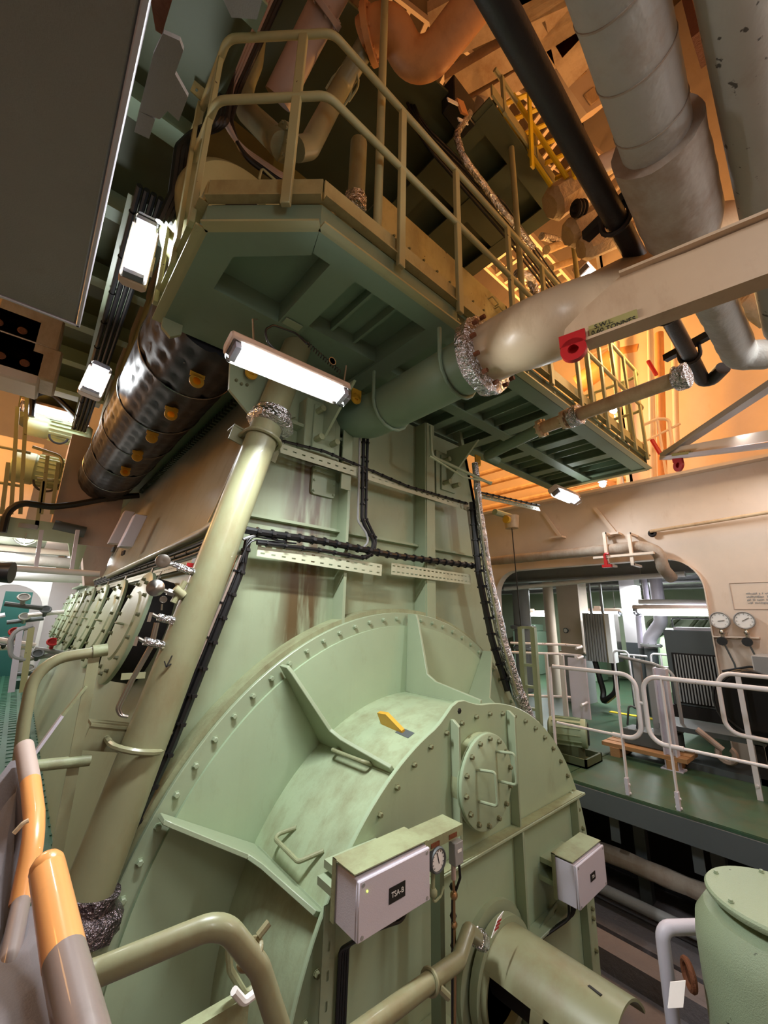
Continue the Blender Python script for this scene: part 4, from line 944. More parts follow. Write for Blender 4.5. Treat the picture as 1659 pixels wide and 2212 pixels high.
# its hooks, cable and coiled cord
b = MB(); b.tube([at(548, 735, y=1.8), at(546, 690, y=1.8), at(556, 690, y=1.85)], .005, 6); b.tube([at(742, 835, y=1.8), at(748, 790, y=1.8)], .005, 6); b.build('hook', 'steel', L1)
b = MB(); b.tube([at(615, 775, y=1.78), at(578, 740, y=1.78), at(572, 712, y=1.78), at(590, 702, y=1.8), at(640, 720, y=1.85), at(660, 740, y=1.85), at(670, 745, y=1.85)], .006, 8, .05); b.build('cable', 'black', L1)
b = MB(); pa, pb_ = at(663, 742, y=1.8), at(735, 805, y=1.8); cp = []
for k in range(14*8+1):
    t = k/(14*8); a = 2*PI*14*t; cp.append(pa.lerp(pb_, t)+V((0, math.cos(a)*.012, math.sin(a)*.012)))
b.tube(cp, .0028, 5); b.build('coiled_cord', 'black', L1)
b = MB(); b.torus(at(718, 780, y=1.78), (0, 1, 0), .022, .003, 20, 6); b.build('ring_hook', 'steel', L1)
p = at(632, 700, z=3.375); b = MB(); b.box(p+V((-.06, -.03, -.008)), p+V((.06, .03, 0))); b.build('ceiling_plate', 'green', L1)
def pixlamp(label, a, c, y, power, w):
    a, c = at(*a, y=y), at(*c, y=y); m = (a+c)/2; return lamp(label, m, a-c, (a-c).length, EYE-m+V((-.3, 0, -.6)), power, w)
pixlamp('lit lamp beside the black receiver near the gallery flank, upper left', (318, 484), (286, 608), 2.75, 10, .16)
pixlamp('smaller lit lamp against the dark port beams, below the upper one', (219, 794), (193, 852), 4.6, 12, .2)
pixlamp('lit lamp in the orange casing above the beige pipe', (1255, 578), (1290, 614), 1.75, 8, .22)
lamp('lit lamp hanging below the gallery right end', at(1222, 1070, y=2.4), (1, .0, .02), .66, (0, -.5, -1), 22, .15)
lamp('long lit lamp on the far machinery behind the left railings', at(122, 893, y=9), (1, 0, 0), 1.0, (0, -.6, -1), 25, .2)
lamp('long lit lamp seen through the arch above the white bent pipe', at(1460, 1318, x=7.45), (0, 1, 0), 1.15, (-.3, 0, -1), 25, .14, hang=3.0)
lamp('lit lamp through the arch over the striped box', at(1293, 1322, x=9.2), (0, 1, 0), .9, (-.2, 0, -1), 18, .14, hang=3.0)
lamp('lit lamp at the left end of the arched space', at(1150, 1325, x=10.5), (0, 1, 0), 1.0, (-.2, 0, -1), 18, .14, hang=3.0)
lamp('lit lamp along the port ceiling behind the white pipes', at(200, 1196, y=10.2), (1, 0, 0), .9, (0, -.3, -1), 25, .2)
# two ceiling lamps behind the camera that light the flywheel casing
lamp('ceiling tube lamp behind the viewer on the port side', (.45, -.9, 3.25), (.7, .0, 0), 1.2, (.4, .9, -.9), 0, .16)
lamp('ceiling tube lamp behind the viewer on the starboard side', (3.3, -.9, 3.25), (.7, 0, 0), 1.2, (-.2, .9, -.9), 0, .16)
def bulkhead_light(label, c, r=.1, power=8, stem=None):
    c = V(c); t = thing('round_light', label, 'lamp', c)
    m = MB(); m.cyl(c+V((0, 0, .5*r)), c+V((0, 0, .9*r)), r*1.1, 16); m.build('base', 'grey', t)
    m = MB(); m.sph(c, r*.8, 14); m.build('globe', 'bulb_glow', t)
    m = MB()
    for a in (0, PI/2): m.torus(c, (math.cos(a), math.sin(a), 0), r*.98, .006, 20, 6, -PI*.5, PI*.5, (0, 0, -1))
    m.build('guard', 'steel', t)
    if stem: m = MB(); m.cyl(c-V((0, 0, r)), (c.x, c.y, stem), .012, 8); m.build('stem', 'grey', t)
    light('POINT', c-V((0, 0, r*1.3)), power, (1, .95, .88), .06); return t
bulkhead_light('small round caged lamp under the green port landing', at(57, 1155, y=8.3), .16, 25)
bulkhead_light('small bright round lamp beyond the gallery right end', at(1302, 1045, x=7.4), .07, 10, 3.5)
bulkhead_light('small bright round lamp seen through the gallery end rails', at(1326, 885, x=7.6), .08, 10, 3.5)
# ================================================================ CABINETS AND INSTRUMENTS ON THE FLYWHEEL COVER
def text(s, c, ax, upv, size, mat, par, name='lettering'):
    cu = bpy.data.curves.new('lettering', 'FONT'); cu.body = s; cu.size = size; cu.align_x = 'CENTER'; cu.align_y = 'CENTER'; cu.extrude = .0008
    o = bpy.data.objects.new('tmp_text', cu); COL.objects.link(o); dg = bpy.context.evaluated_depsgraph_get()
    me = bpy.data.meshes.new_from_object(o.evaluated_get(dg)); bpy.data.objects.remove(o)
    ax = V(ax).normalized(); upv = V(upv); upv = (upv-ax*upv.dot(ax)).normalized(); z = ax.cross(upv); c = V(c)
    me.transform(Matrix(((ax.x, upv.x, z.x, c.x), (ax.y, upv.y, z.y, c.y), (ax.z, upv.z, z.z, c.z), (0, 0, 0, 1))))
    me.materials.clear(); me.materials.append(M[mat]); q = bpy.data.objects.new(name, me); COL.objects.link(q); setpar(q, par); return q
def cabinet(label, x0, x1, z0, z1, yf, dep, word, lw, hood, led=False):
    t = thing('control_cabinet', label, 'cabinet', ((x0+x1)/2, yf+dep/2, z0))
    m = MB(); m.box((x0, yf+.016, z0), (x1, yf+dep, z1)); m.build('body', 'lilac', t, bev=.004)
    m = MB(); m.box((x0-.002, yf, z0+.002), (x1+.002, yf+.015, z1-.002)); d = m.build('door', 'lilac', t, bev=.004)
    for sx in (x0+.018, x1-.018):
        for sz in (z0+.016, z1-.016):
            q = MB(); q.lathe((sx, yf, sz), (0, -1, 0), [(0, .007), (.002, .007), (.002, .0)], 12); q.build('door_screw', 'grey', d)
    lc = V(((x0+x1)/2+.0, yf-.002, (z0+z1)/2)); q = MB(); q.box(lc-V((lw/2, .001, lw*.3)), lc+V((lw/2, .001, lw*.3))); q.build('name_plate', 'ink', d)
    text(word, lc-V((0, .002, 0)), (1, 0, 0), (0, 0, 1), lw*.3, 'label_white', d)
    if led:
        q = MB(); q.sph((x0+.036, yf-.002, z1-.04), .004, 8); q.build('indicator', 'led', d)
    m = MB(); m.box((x0-.008, yf+.02, z1+.012), (x1+.008+hood, yf+dep+.01, z1+.016)); m.box((x0-.008, yf+dep-.014, z0), (x0-.004, yf+dep+.01, z1+.016)); m.build('hood', 'green_dirty', t)
    m = MB(); m.box((x0+.03, yf+dep, z0+.04), (x1-.03, YI, z0+.07)); m.build('bracket', 'green', t); m = MB(); m.box((x0+.06, yf+dep, z1-.1), (x1-.03, YI, z1-.07)); m.build('bracket', 'green', t)
    return t
yc = 1.38; A = at(777, 1905, y=yc); Bq = at(929, 1946, y=yc)
cb = cabinet('lilac-grey cabinet marked TSA-B with a dusty hood on the casing', A.x, Bq.x, Bq.z, A.z, yc, .155, 'TSA-B', .085, .0, True)
yr = 1.42; A2 = at(1246, 1872, y=yr); B2 = at(1312, 1912, y=yr)
cb2 = cabinet('smaller lilac-grey cabinet with a worn hood at the casing right edge', A2.x, B2.x, B2.z, A2.z, yr, .15, 'TSA', .07, .0)
# black cable tails below the cabinets
for k in range(4):
    x = A.x+.15+.055*k; pts_ = [(x, yc+.08, Bq.z), (x, yc+.08, Bq.z-.04-.012*k), (A.x+.1+.02*k, yc+.1, Bq.z-.06), (A.x+.075+.012*k, yc+.2, Bq.z-.14), (A.x+.075+.012*k, yc+.22, -.9)]
    cable('cable', 'black cable curling from the TSA-B cabinet bottom, %s' % ('leftmost', 'second from left', 'third from left', 'rightmost')[k], pts_, .008, fil=.04)
for k in range(3): cable('cable', 'black cable leaving the smaller cabinet bottom, %s' % ('left', 'middle', 'right')[k], [(A2.x+.06+.04*k, yr+.1, B2.z), (A2.x+.05+.04*k, yr+.1, B2.z-.1), (A2.x-.1+.03*k, YI-.06, B2.z-.2), (A2.x-.38+.03*k, YI-.06, B2.z-.28)], .008, fil=.06)
b = MB(); b.perf((A2.x-.42, YI-.05, B2.z-.27), (A2.x+.15, YI-.05, B2.z-.13), (0, 0, 1), .07, .005, .07, (.03, .01)); o = b.build('cable_tray', 'green', sm=0); tag(o, 'short perforated tray below the smaller cabinet', 'cable tray')
b = MB(); b.perf((A.x+.03, 1.6, Bq.z+.02), (A.x+.03, 1.6, -.9), (1, 0, 0), .06, .005, .09, (.03, .01)); o = b.build('cable_tray', 'green', sm=0); tag(o, 'upright perforated strip below the TSA-B cabinet', 'cable tray')
# gauge panel beside the cabinet
gx0 = Bq.x+.005; gz = A.z
gpn = thing('pressure_instrument', 'green canopy with a dial gauge and a small counter beside the cabinet', 'gauge', (gx0+.12, yc, gz-.3))
b = MB(); b.box((gx0-.01, yc+.03, gz+.004), (gx0+.25, yc+.15, gz+.008)); b.box((gx0-.01, yc+.026, gz-.035), (gx0+.25, yc+.03, gz+.008)); b.build('canopy', 'green_dirty', gpn)
for k in (0, 1):
    b = MB(); b.box((gx0+.03+.12*k, yc+.0235, gz-.028), (gx0+.085+.12*k, yc+.0255, gz-.01)); b.build('name_plate', 'rust', gpn)
gc = at(946, 1858, y=yc+.02)
b = MB(); b.lathe(gc+V((0, .05, 0)), (0, -1, 0), [(0, .02), (0, .05), (.05, .05), (.058, .046), (.058, .042), (.05, .041), (.05, 0)], 32); g_ = b.build('dial_gauge', 'grey_dark', gpn)
b = MB(); b.lathe(gc+V((0, -.001, 0)), (0, -1, 0), [(0, .04), (.0015, 0)], 32); b.build('dial_face', 'label_white', g_)
b = MB(); b.bar(gc+V((.004, -.004, -.012)), gc+V((-.008, -.004, .03)), .003, .002, up=(0, 1, 0))
for k in range(11):
    a = math.radians(225-27*k); d = V((math.cos(a), 0, math.sin(a))); b.bar(gc+d*.031+V((0, -.003, 0)), gc+d*.037+V((0, -.003, 0)), .002, .001, up=(0, 1, 0))
b.build('dial_marks', 'ink', g_)
rc_ = at(985, 1840, y=yc+.05); b = MB(); b.box(rc_+V((-.03, -.02, -.045)), rc_+V((.03, .02, .045))); q_ = b.build('counter_box', 'grey', gpn, bev=.003)
b = MB(); b.box(rc_+V((-.014, -.022, .006)), rc_+V((.014, -.0205, .018))); b.build('counter_window', 'label_white', q_)
b = MB(); b.cyl(gc+V((0, .03, -.05)), gc+V((0, .03, -.12)), .009, 8); b.sph(gc+V((0, .03, -.13)), .02, 10); b.tube([gc+V((0, .03, -.13)), gc+V((0, .03, -.17)), gc+V((.05, .03, -.16)), gc+V((.07, .03, -.13))], .005, 8, .02); b.build('gauge_cock', 'green_dirty', gpn)
b = MB(); b.cyl(rc_+V((-.02, 0, -.045)), rc_+V((-.02, 0, -.1)), .011, 10); b.build('rubber_tube', 'mauve', gpn)
b = MB(); b.tube([rc_+V((-.02, 0, -.1)), rc_+V((-.02, .0, -.42)), rc_+V((-.02, .01, -.7))], .006, 8); b.sph(rc_+V((-.02, 0, -.16)), .018, 10); b.sph(rc_+V((-.02, 0, -.27)), .014, 10, (1.2, .8, 1)); b.sph(rc_+V((-.025, 0, -.4)), .02, 8); b.build('capillary', 'brass', gpn)
b = MB(); b.tube([rc_+V((.02, 0, -.045)), rc_+V((.026, 0, -.11)), rc_+V((.005, .03, -.2)), rc_+V((.0, .04, -.75))], .006, 8, .02)
for k in range(3): b.sph(rc_+V((.008, .03, -.15-.11*k)), .016, 8)
b.build('signal_cable', 'black', gpn)
b = MB(); b.box(rc_+V((-.0, .1, -.8)), rc_+V((.03, .16, -.1))); b.build('post', 'green_dark', gpn)
# ================================================================ FOREGROUND LEFT: stair rails and plates
st = thing('stair', 'grey stair side plates with worn orange and grey handrails, lower left', 'stair', (-.05, 1.4, 0))
def spt(px, py, y): return at(px, py, y=y)
# further plate
b = MB(); pl = [spt(-40, 1760, 2.0), spt(48, 1640, 2.0), spt(72, 1770, 1.75), spt(40, 1960, 1.6), spt(0, 2212, 1.3), spt(-60, 2212, 1.3)]
b.prism(pl, (-.03, 0, 0)); b.build('side_plate', 'stair_grey', st)
b = MB(); pl = [spt(48, 1985, 1.55), spt(95, 1948, 1.5), spt(128, 2100, 1.2), spt(110, 2240, 1.05), spt(5, 2240, 1.05), spt(20, 2100, 1.3)]
b.prism(pl, (-.03, 0, 0)); b.build('side_plate', 'stair_grey', st)
b = MB(); b.tube([spt(52, 1612, 1.95), spt(66, 1690, 1.8)], .026, 16); b.build('handrail', 'mauve', st)
b = MB(); b.tube([spt(66, 1688, 1.8), spt(74, 1760, 1.68), spt(72, 1820, 1.6), spt(46, 1950, 1.52)], .0255, 16, .2); b.build('handrail', 'worn_orange', st)
b = MB(); b.tube([spt(46, 1945, 1.52), spt(10, 2130, 1.3), spt(-10, 2260, 1.2)], .02, 14); b.build('handrail', 'stair_rail', st)
b = MB(); b.tube([spt(103, 1880, 1.35), spt(140, 2070, 1.08)], .034, 20); b.sph(spt(102, 1874, 1.352), .034, 14); b.build('handrail', 'worn_orange', st)
b = MB(); b.tube([spt(140, 2068, 1.08), spt(195, 2300, .86)], .0338, 20); b.build('handrail', 'stair_rail', st)
for (p, q_) in (((30, 1800), (62, 1772)), ((60, 1972), (98, 1935))):
    b = MB(); b.tube([spt(p[0], p[1], 1.6), spt((p[0]+q_[0])/2+4, (p[1]+q_[1])/2-8, 1.6), spt(q_[0], q_[1], 1.6)], .006, 8, .03); b.build('rail_stay', 'cream_dirty', st)
# green railing of the port walkway just behind
rl = thing('walkway_railing', 'dull green bent pipe railing with flat posts beside the walkway, left', 'railing', (.2, 2.6, 0))
yl = 2.45
def lp(px, py, y=yl): return at(px, py, y=y)
b = MB(); b.tube([lp(35, 1700), lp(52, 1560), lp(78, 1428), lp(232, 1404)], .024, 14, .16, seg=8); b.build('handrail', 'green_pipe', rl)
b = MB(); b.tube([lp(200, 1408), lp(232, 1403)], .029, 14); b.build('rail_sleeve', 'green_dirty', rl)
b = MB(); b.bar(lp(205, 1412), V((lp(205, 1412).x, yl, -.1)), .012, .045, up=(1, 0, 0)); b.build('post', 'green_pipe', rl)
b = MB(); b.tube([lp(70, 1655), lp(195, 1642)], .024, 12); b.build('mid_rail', 'green_dirty', rl)
b = MB(); b.bar(lp(66, 1640), lp(135, 1545), .012, .035, up=(0, 1, 0)); b.build('diagonal_bar', 'lilac', rl)
b = MB(); b.bar(lp(135, 1545), lp(186, 1482), .012, .035, up=(0, 1, 0)); b.build('diagonal_bar', 'green_dirty', rl)
# bottom railing in front of the flywheel cover
yb = 1.25
rb = thing('guard_rail', 'grey-green bent pipe guard rail at the bottom in front of the casing', 'railing', at(500, 2100, y=yb))
b = MB(); b.tube([at(160, 2118, y=1.35), at(200, 2105, y=1.35), at(480, 1990, y=yb), at(560, 2090, y=yb-.02), at(625, 2290, y=yb-.05)], .029, 16, .09, seg=8); b.build('rail', 'green_pipe', rb)
for px, py in ((540, 2060),):
    c = at(px, py, y=yb); b = MB(); b.torus(c, at(560, 2090, y=yb)-at(480, 1990, y=yb), .033, .007, 18, 8); b.tube([c+V((.02, 0, .03)), c+V((.05, 0, .05))], .01, 8); b.build('clamp', 'green_pipe', rb)
b = MB(); b.tube([at(525, 2015, y=1.5), at(492, 2035, y=1.5), at(497, 2095, y=1.5), at(530, 2150, y=1.5), at(552, 2130, y=1.5)], .011, 8, .03); b.build('hook', 'green_dirty', rb)
b = MB(); b.tube([at(505, 2140, y=1.45), at(527, 2165, y=1.45), at(552, 2145, y=1.45)], .012, 8, .02); b.build('hook_tip', 'label_white', rb)
b = MB(); c = at(450, 2190, y=1.5); b.box(c+V((-.16, -.02, -.2)), c+V((.12, .02, .0))); o = b.build('foot_plate', 'green_dirty', rb)
for k in range(4): inst(bolt_m, 'bolt', c+V((-.12+.07*k, -.02, -.03-.02*k)), (0, -1, 0), o)
# ================================================================ GREY OVERHEAD PLATE, upper left
pz = 2.6
op = thing('overhead_duct', 'grey flat duct underside close overhead, upper left', 'duct', (-.6, .8, pz))
b = MB(); b.box((-2.6, -1.5, pz), (-.035, 1.855, pz+.35)); b.build('body', 'grey_plate', op, bev=.006)
b = MB(); b.box((-.035, -1.5, pz-.004), (-.02, 1.87, pz+.05)); b.box((-2.6, 1.855, pz-.004), (-.02, 1.87, pz+.05)); b.build('edge_flange', 'lilac', op, bev=.003)
def pp(px, py): return at(px, py, z=pz+.012)
b = MB(); b.prism([pp(352, 72), pp(388, 88), pp(396, 110), pp(378, 160), pp(406, 210), pp(386, 262), pp(362, 240), pp(345, 258), pp(300, 240), pp(330, 120)], (0, 0, .012)); b.build('tab_plate', 'grey_plate', op)
b = MB(); b.prism([pp(300, 240), pp(335, 258), pp(322, 300), pp(290, 285)], (0, 0, .01)); b.build('tab_plate', 'grey_plate', op)
b = MB(); b.prism([pp(325, 0), pp(372, 0), pp(350, 75), pp(336, 66)], (0, 0, .02)); b.build('edge_rust', 'rust', op)
b = MB(); b.prism([at(px_, py_, z=3.4) for px_, py_ in ((468, -30), (575, -30), (555, 42), (500, 38))], (0, 0, .01)); o = b.build('hanging_plate', 'grey_plate'); tag(o, 'small grey plate hanging at the top edge beside the cables', 'plate')
# ================================================================ STARBOARD DECK
def white_rail(label, pix_posts, loop, extra=()):
    """loop: (y0, y1) ends of a white tube rail along the deck edge, rounded ends"""
    return None
XE = 4.44
def edge_rail(label, y0, y1, close0, close1, posts):
    t = thing('deck_railing', label, 'railing', (XE, (y0+y1)/2, 0))
    za, zb = 1.03, .48
    pts = []
    if close0: pts += [(XE, y0+.25, zb), (XE, y0, zb)]
    else: pts += []
    pts += [(XE, y0, za), (XE, y1, za)]
    if close1: pts += [(XE, y1, zb), (XE, y1-.25, zb)]
    m = MB(); m.tube(pts, .02, 12, .12, seg=7); m.build('top_rail', 'rail_white', t)
    m = MB(); m.tube([(XE, y0+(.2 if close0 else 0), zb), (XE, y1-(.2 if close1 else 0), zb)], .013, 10); m.build('mid_rail', 'rail_white', t)
    for y in posts:
        m = MB(); m.box((XE-.02, y-.006, -.02), (XE+.02, y+.006, za-.01)); p = m.build('post', 'rail_white', t)
        m = MB(); m.box((XE-.03, y-.014, -.12), (XE+.012, y+.014, .14)); m.build('post_shoe', 'lilac', p)
        for z in (.02, .09): q = MB(); q.cyl((XE, y-.024, z), (XE, y+.024, z), .009, 6); q.build('bolt', 'rail_white', p)
    return t
pA = at(1320, 1467, x=XE); 
def ydeck(px, py=1600): return at(px, py, x=XE).y
y_a, y_b = ydeck(1197, 1480), ydeck(1376, 1500)
edge_rail('white tube railing on the deck edge next to the flywheel casing', y_b, y_a, True, False, [ydeck(1345, 1600), ydeck(1192, 1500)])
edge_rail('white tube railing on the deck edge nearest the right border', -.9, ydeck(1394, 1520), False, True, [ydeck(1447, 1600), .2])
b = MB(); b.tube([(XE, y_b, .8), (XE, ydeck(1394, 1520), .79)], .013, 8); o = b.build('link_chain_bar', 'rail_white'); tag(o, 'short white link between the two white deck railings', 'bar')
# cross railing further in, at the right
t = thing('deck_railing', 'white railing standing back before the dark ribbed machine', 'railing', (5.3, .7, 0))
ya, yb2 = at(1552, 1480, x=5.25).y, -.8
b = MB(); b.tube([(5.25, ya-.5, .5), (5.25, ya, .52), (5.25, ya, 1.05), (5.25, yb2, 1.05)], .02, 12, .12, seg=7); b.build('top_rail', 'rail_white', t)
for px in (1612,):
    y = at(px, 1560, x=5.25).y; b = MB(); b.box((5.24, y-.02, 0), (5.26, y+.02, 1.04)); p_ = b.build('post', 'rail_white', t); q = MB(); q.cyl((5.22, y, .12), (5.28, y, .12), .012, 6); q.build('bolt', 'rail_white', p_)
# dark ribbed machine (cooler) in the opening
x0, x1 = 5.7, 6.35
mb = thing('ribbed_machine', 'dark grey machine cabinet with vertical cooling ribs by the arch', 'machine', (6.0, 1.2, 0))
ym0, ym1 = at(1592, 1440, x=x0+1.0).y, at(1450, 1440, x=x0+1.0).y
X0 = 6.9
ym0, ym1 = at(1588, 1500, x=X0).y, at(1452, 1500, x=X0).y
b = MB(); b.box((X0, ym0-.3, .45), (X0+.9, ym1, 1.42)); b.build('body', 'grey_dark', mb, bev=.01)
b = MB(); b.box((X0-.02, ym0-.3, .3), (X0+.92, ym1+.02, .45)); b.build('plinth', 'brown_black', mb)
nr = 15
b = MB(); b.box((X0-.006, ym0+.06, .48), (X0, ym1-.06, 1.12)); b.build('rib_gap_shade', 'brown_black', mb)  # dark sheet added as painted shade in the gaps between the ribs
for k in range(nr):
    y = ym0+.1+(ym1-ym0-.2)*k/(nr-1); b = MB(); b.box((X0-.03, y-.008, .5), (X0-.006, y+.008, 1.1)); b.build('rib', 'grey', mb)
b = MB(); b.box((X0+.1, ym0, 1.42), (X0+.8, ym1-.1, 1.46)); b.build('top_plate', 'lilac', mb)
b = MB(); b.tube([(X0+.1, ym0, 1.46), (X0+.1, ym0, 1.58), (X0+.1, ym1-.1, 1.58), (X0+.1, ym1-.1, 1.46)], .012, 8, .03); b.build('top_rail', 'grey_dark', mb)
# pale tank with domed lid behind it
c = at(1478, 1372, x=9.5); b = MB(); tk = thing('tank', 'pale green round tank with flat lid behind the ribbed machine', 'tank', (c.x, c.y, 0))
b.lathe((c.x, c.y, .3), (0, 0, 1), [(0, .42), (c.z-.5, .42), (c.z-.35, .38), (c.z-.28, .28)], 28); b.build('body', 'green_clean', tk); b = MB(); b.cyl((c.x, c.y, c.z+.06), (c.x, c.y, c.z+.12), .42, 28); b.build('lid', 'green_clean', tk)
# grey block under the machine in front with tools (low bench)
wb = thing('work_bench', 'low dark bench with a big spanner in the shade of the ribbed machine', 'bench', (5.9, 1.3, 0))
b = MB(); b.box((5.75, .85, 0), (6.3, 1.75, .06)); b.box((5.75, .85, .35), (6.3, 1.75, .4)); b.build('shelf', 'grey_dark', wb)
for x in (5.78, 6.27):
    for y in (.9, 1.7): b = MB(); b.box((x-.03, y-.03, 0), (x+.03, y+.03, .36)); b.build('leg', 'brown_black', wb)
b = MB(); b.tube([at(1505, 1575, x=5.74), at(1562, 1620, x=5.74)], .03, 10); c = at(1570, 1630, x=5.74); b.torus(c, (1, 0, 0), .07, .03, 14, 6, .6, 5.2); o = b.build('spanner', 'mauve'); tag(o, 'big grey open-ended spanner leaning on the low bench', 'spanner')
# grey cabinet and cable coil at the right border, bulkhead footing
b = MB(); b.box((5.9, -.2, 0), (6.45, .85, 1.2)); o = b.build('floor_cabinet', 'grey', bev=.01); tag(o, 'plain grey floor cabinet below the pressure gauges', 'cabinet')
co = thing('cable_coil', 'black coiled cable hung at the right border behind the white rail', 'cable', (5.6, .55, .4))
yc_ = at(1650, 1545, x=5.6).y
for k in range(7):
    b = MB(); b.torus((5.6-.03*k, yc_-.04*math.sin(k), .72+.01*k), (1, .1*math.sin(k*2), 0), .3+.012*math.sin(k*3), .012, 36, 6); b.build('turn', 'black', co)
# I-post with curved grey rails (barrier) in the middle
def ipost(label, px, base_py, top_py, x):
    y = at(px, (base_py+top_py)/2, x=x).y; zt = at(px, top_py, x=x).z
    t = thing('steel_post', label, 'post', (x, y, 0))
    for s in (-1, 1): m = MB(); m.box((x-.05, y+s*.055-.008, 0), (x+.05, y+s*.055+.008, zt)); m.build('flange', 'lilac', t)
    m = MB(); m.box((x-.006, y-.055, 0), (x+.006, y+.055, zt)); m.build('web', 'lilac', t)
    m = MB(); m.box((x-.08, y-.1, 0), (x+.08, y+.1, .015)); m.build('base', 'lilac', t); return t
ipost('tall pale I-section post beside the wooden pallet', 1440, 1650, 1445, 5.55)
t = thing('barrier', 'grey curved barrier frame behind the tall pale post', 'railing', (5.9, 2.1, 0))
y = at(1440, 1500, x=6.0).y
b = MB(); b.tube([(6.2, y+.55, 1.06), (6.0, y+.1, 1.02), (5.95, y-.12, .95), (5.95, y-.13, .3), (6.0, y, .25)], .02, 10, .15); b.build('hoop', 'grey', t)
b = MB(); b.box((6.15, y+.3, 0), (6.22, y+.38, 1.05)); b.box((6.05, y+.12, 0), (6.12, y+.2, 1.03)); b.build('upright', 'grey', t)
# wooden pallet with a chain hoist on it
pc = at(1400, 1630, z=.06); pal = thing('pallet', 'small wooden pallet on the green deck', 'pallet', (pc.x, pc.y, 0))
for dx, dy in ((0, .28), (0, -.28)):
    b = MB(); b.box((pc.x-.2+dx, pc.y-.05+dy, .005), (pc.x+.2+dx, pc.y+.05+dy, .1)); b.build('runner', 'wood', pal)
for k in range(3): b = MB(); b.box((pc.x-.19+.15*k, pc.y-.42, .1), (pc.x-.07+.15*k, pc.y+.42, .14)); b.build('plank', 'wood', pal)
b = MB(); b.box((pc.x-.05, pc.y-.3, .145), (pc.x+.25, pc.y+.22, .3)); b.cyl((pc.x+.1, pc.y-.2, .3), (pc.x+.1, pc.y-.2, .42), .06, 12); b.tube([(pc.x+.05, pc.y+.1, .3), (pc.x+.05, pc.y+.06, .52), (pc.x+.05, pc.y+.16, .55), (pc.x+.05, pc.y+.2, .32)], .012, 8, .04); o = b.build('machine_part', 'grey_dark', bev=.01); tag(o, 'dark machine part with a wire loop resting on the pallet', 'machine part')
# white guard frame with motor near the casing
gfx = 5.35; y1_ = at(1150, 1500, x=gfx).y
gf = thing('stair_guard', 'white stair-head guard frame with curved hoops beside the casing', 'railing', (gfx, y1_, 0))
ys = [at(px, 1500, x=gfx).y for px in (1186, 1205, 1222, 1240)]
for k, y in enumerate(ys):
    b = MB(); b.box((gfx-.015+.15*(k % 2), y-.015, 0), (gfx+.015+.15*(k % 2), y+.015, 1.08)); b.build('post', 'rail_white', gf)
for z in (.55, 1.08, 1.2):
    b = MB(); b.tube([(gfx-.2, ys[0]+.4, z), (gfx, ys[0]+.1, z), (gfx+.25, ys[1], z), (gfx+.2, ys[-1]-.1, z), (gfx-.05, ys[-1]-.1, z-.02)], .016, 10, .15); b.build('hoop', 'rail_white', gf)
b = MB(); b.box((gfx+.12, ys[-1]-.12, .35), (gfx+.15, ys[-1]+.1, 1.05)); b.build('side_plate', 'lilac', gf)
mc = at(1225, 1580, z=.28); mo = thing('electric_motor', 'small pale green horizontal motor on a dark tray on the deck', 'motor', (mc.x, mc.y, 0))
b = MB(); d = V((.35, -.9, 0)).normalized(); b.lathe(mc-d*.2, d, [(0, .1), (.02, .14), (.34, .14), (.36, .15), (.4, .15), (.42, .1), (.42, 0)], 24); b.build('body', 'motor_green', mo)
b = MB()
for k in range(14):
    a = 2*PI*k/14; s = d.cross(V((0, 0, 1))); r_ = s*math.cos(a)+V((0, 0, 1))*math.sin(a); b.obox(mc+r_*.145, d*.15, r_*.012, d.cross(r_)*.003)
b.build('fins', 'motor_green', mo)
b = MB(); b.lathe(mc+d*.221, d, [(0, .12), (.004, .11), (.004, 0)], 20); b.build('fan_grille', 'brown_black', mo)
b = MB(); b.box((mc.x-.2, mc.y-.28, .0), (mc.x+.2, mc.y+.28, .02))
for q_ in (((-.2, -.28), (-.18, .28)), ((.18, -.28), (.2, .28)), ((-.2, -.28), (.2, -.26)), ((-.2, .26), (.2, .28))): b.box((mc.x+q_[0][0], mc.y+q_[0][1], .0), (mc.x+q_[1][0], mc.y+q_[1][1], .09))
b.box((mc.x-.08, mc.y-.15, .02), (mc.x+.08, mc.y+.15, .16)); b.build('tray', 'green_dark', mo)
# green ladder frame by the casing edge
yl0, yl1 = at(1128, 1420, x=4.9).y, at(1155, 1420, x=4.9).y
lf = thing('ladder_frame', 'pale green upright ladder frame at the casing right edge', 'frame', (4.9, yl0, 0))
for y in (yl0, yl1): b = MB(); b.box((4.88, y-.03, 0), (4.94, y+.03, 1.42)); b.build('upright', 'green', lf)
for z in (.45, .7, .95, 1.4): b = MB(); b.box((4.89, yl1, z), (4.93, yl0, z+.03)); b.build('rung', 'green', lf)
# store space beyond the arch
xs = 8.4
def sy(px, x=xs): return at(px, 1400, x=x).y
y0, y1 = sy(1260), sy(1212)
b = MB(); b.box((xs, y0, .0), (xs+.4, y1, .92)); b2 = MB(); cm = thing('column', 'cream square column with a grey foot and a round gauge, through the arch', 'column', (xs, y0, 0))
b.build('foot', 'grey', cm); b2.box((xs, y0, .92), (xs+.4, y1, 2.3)); b2.build('shaft', 'cream', cm); b3 = MB(); b3.box((xs-.03, y0-.03, .9), (xs+.43, y1+.03, .93)); b3.build('collar', 'cream', cm)
g = at(1223, 1362, x=xs-.05); b = MB(); b.lathe(g, (-1, 0, 0), [(0, .05), (.03, .05), (.03, .0)], 18); q_ = b.build('gauge', 'grey_dark', cm); b = MB(); b.lathe(g+V((-.031, 0, 0)), (-1, 0, 0), [(0, .038), (.002, 0)], 18); b.build('gauge_face', 'label_white', q_)
y0, y1 = sy(1375), sy(1340); cm = thing('column', 'white square column with a dark grey foot, further right through the arch', 'column', (xs+.3, y0, 0))
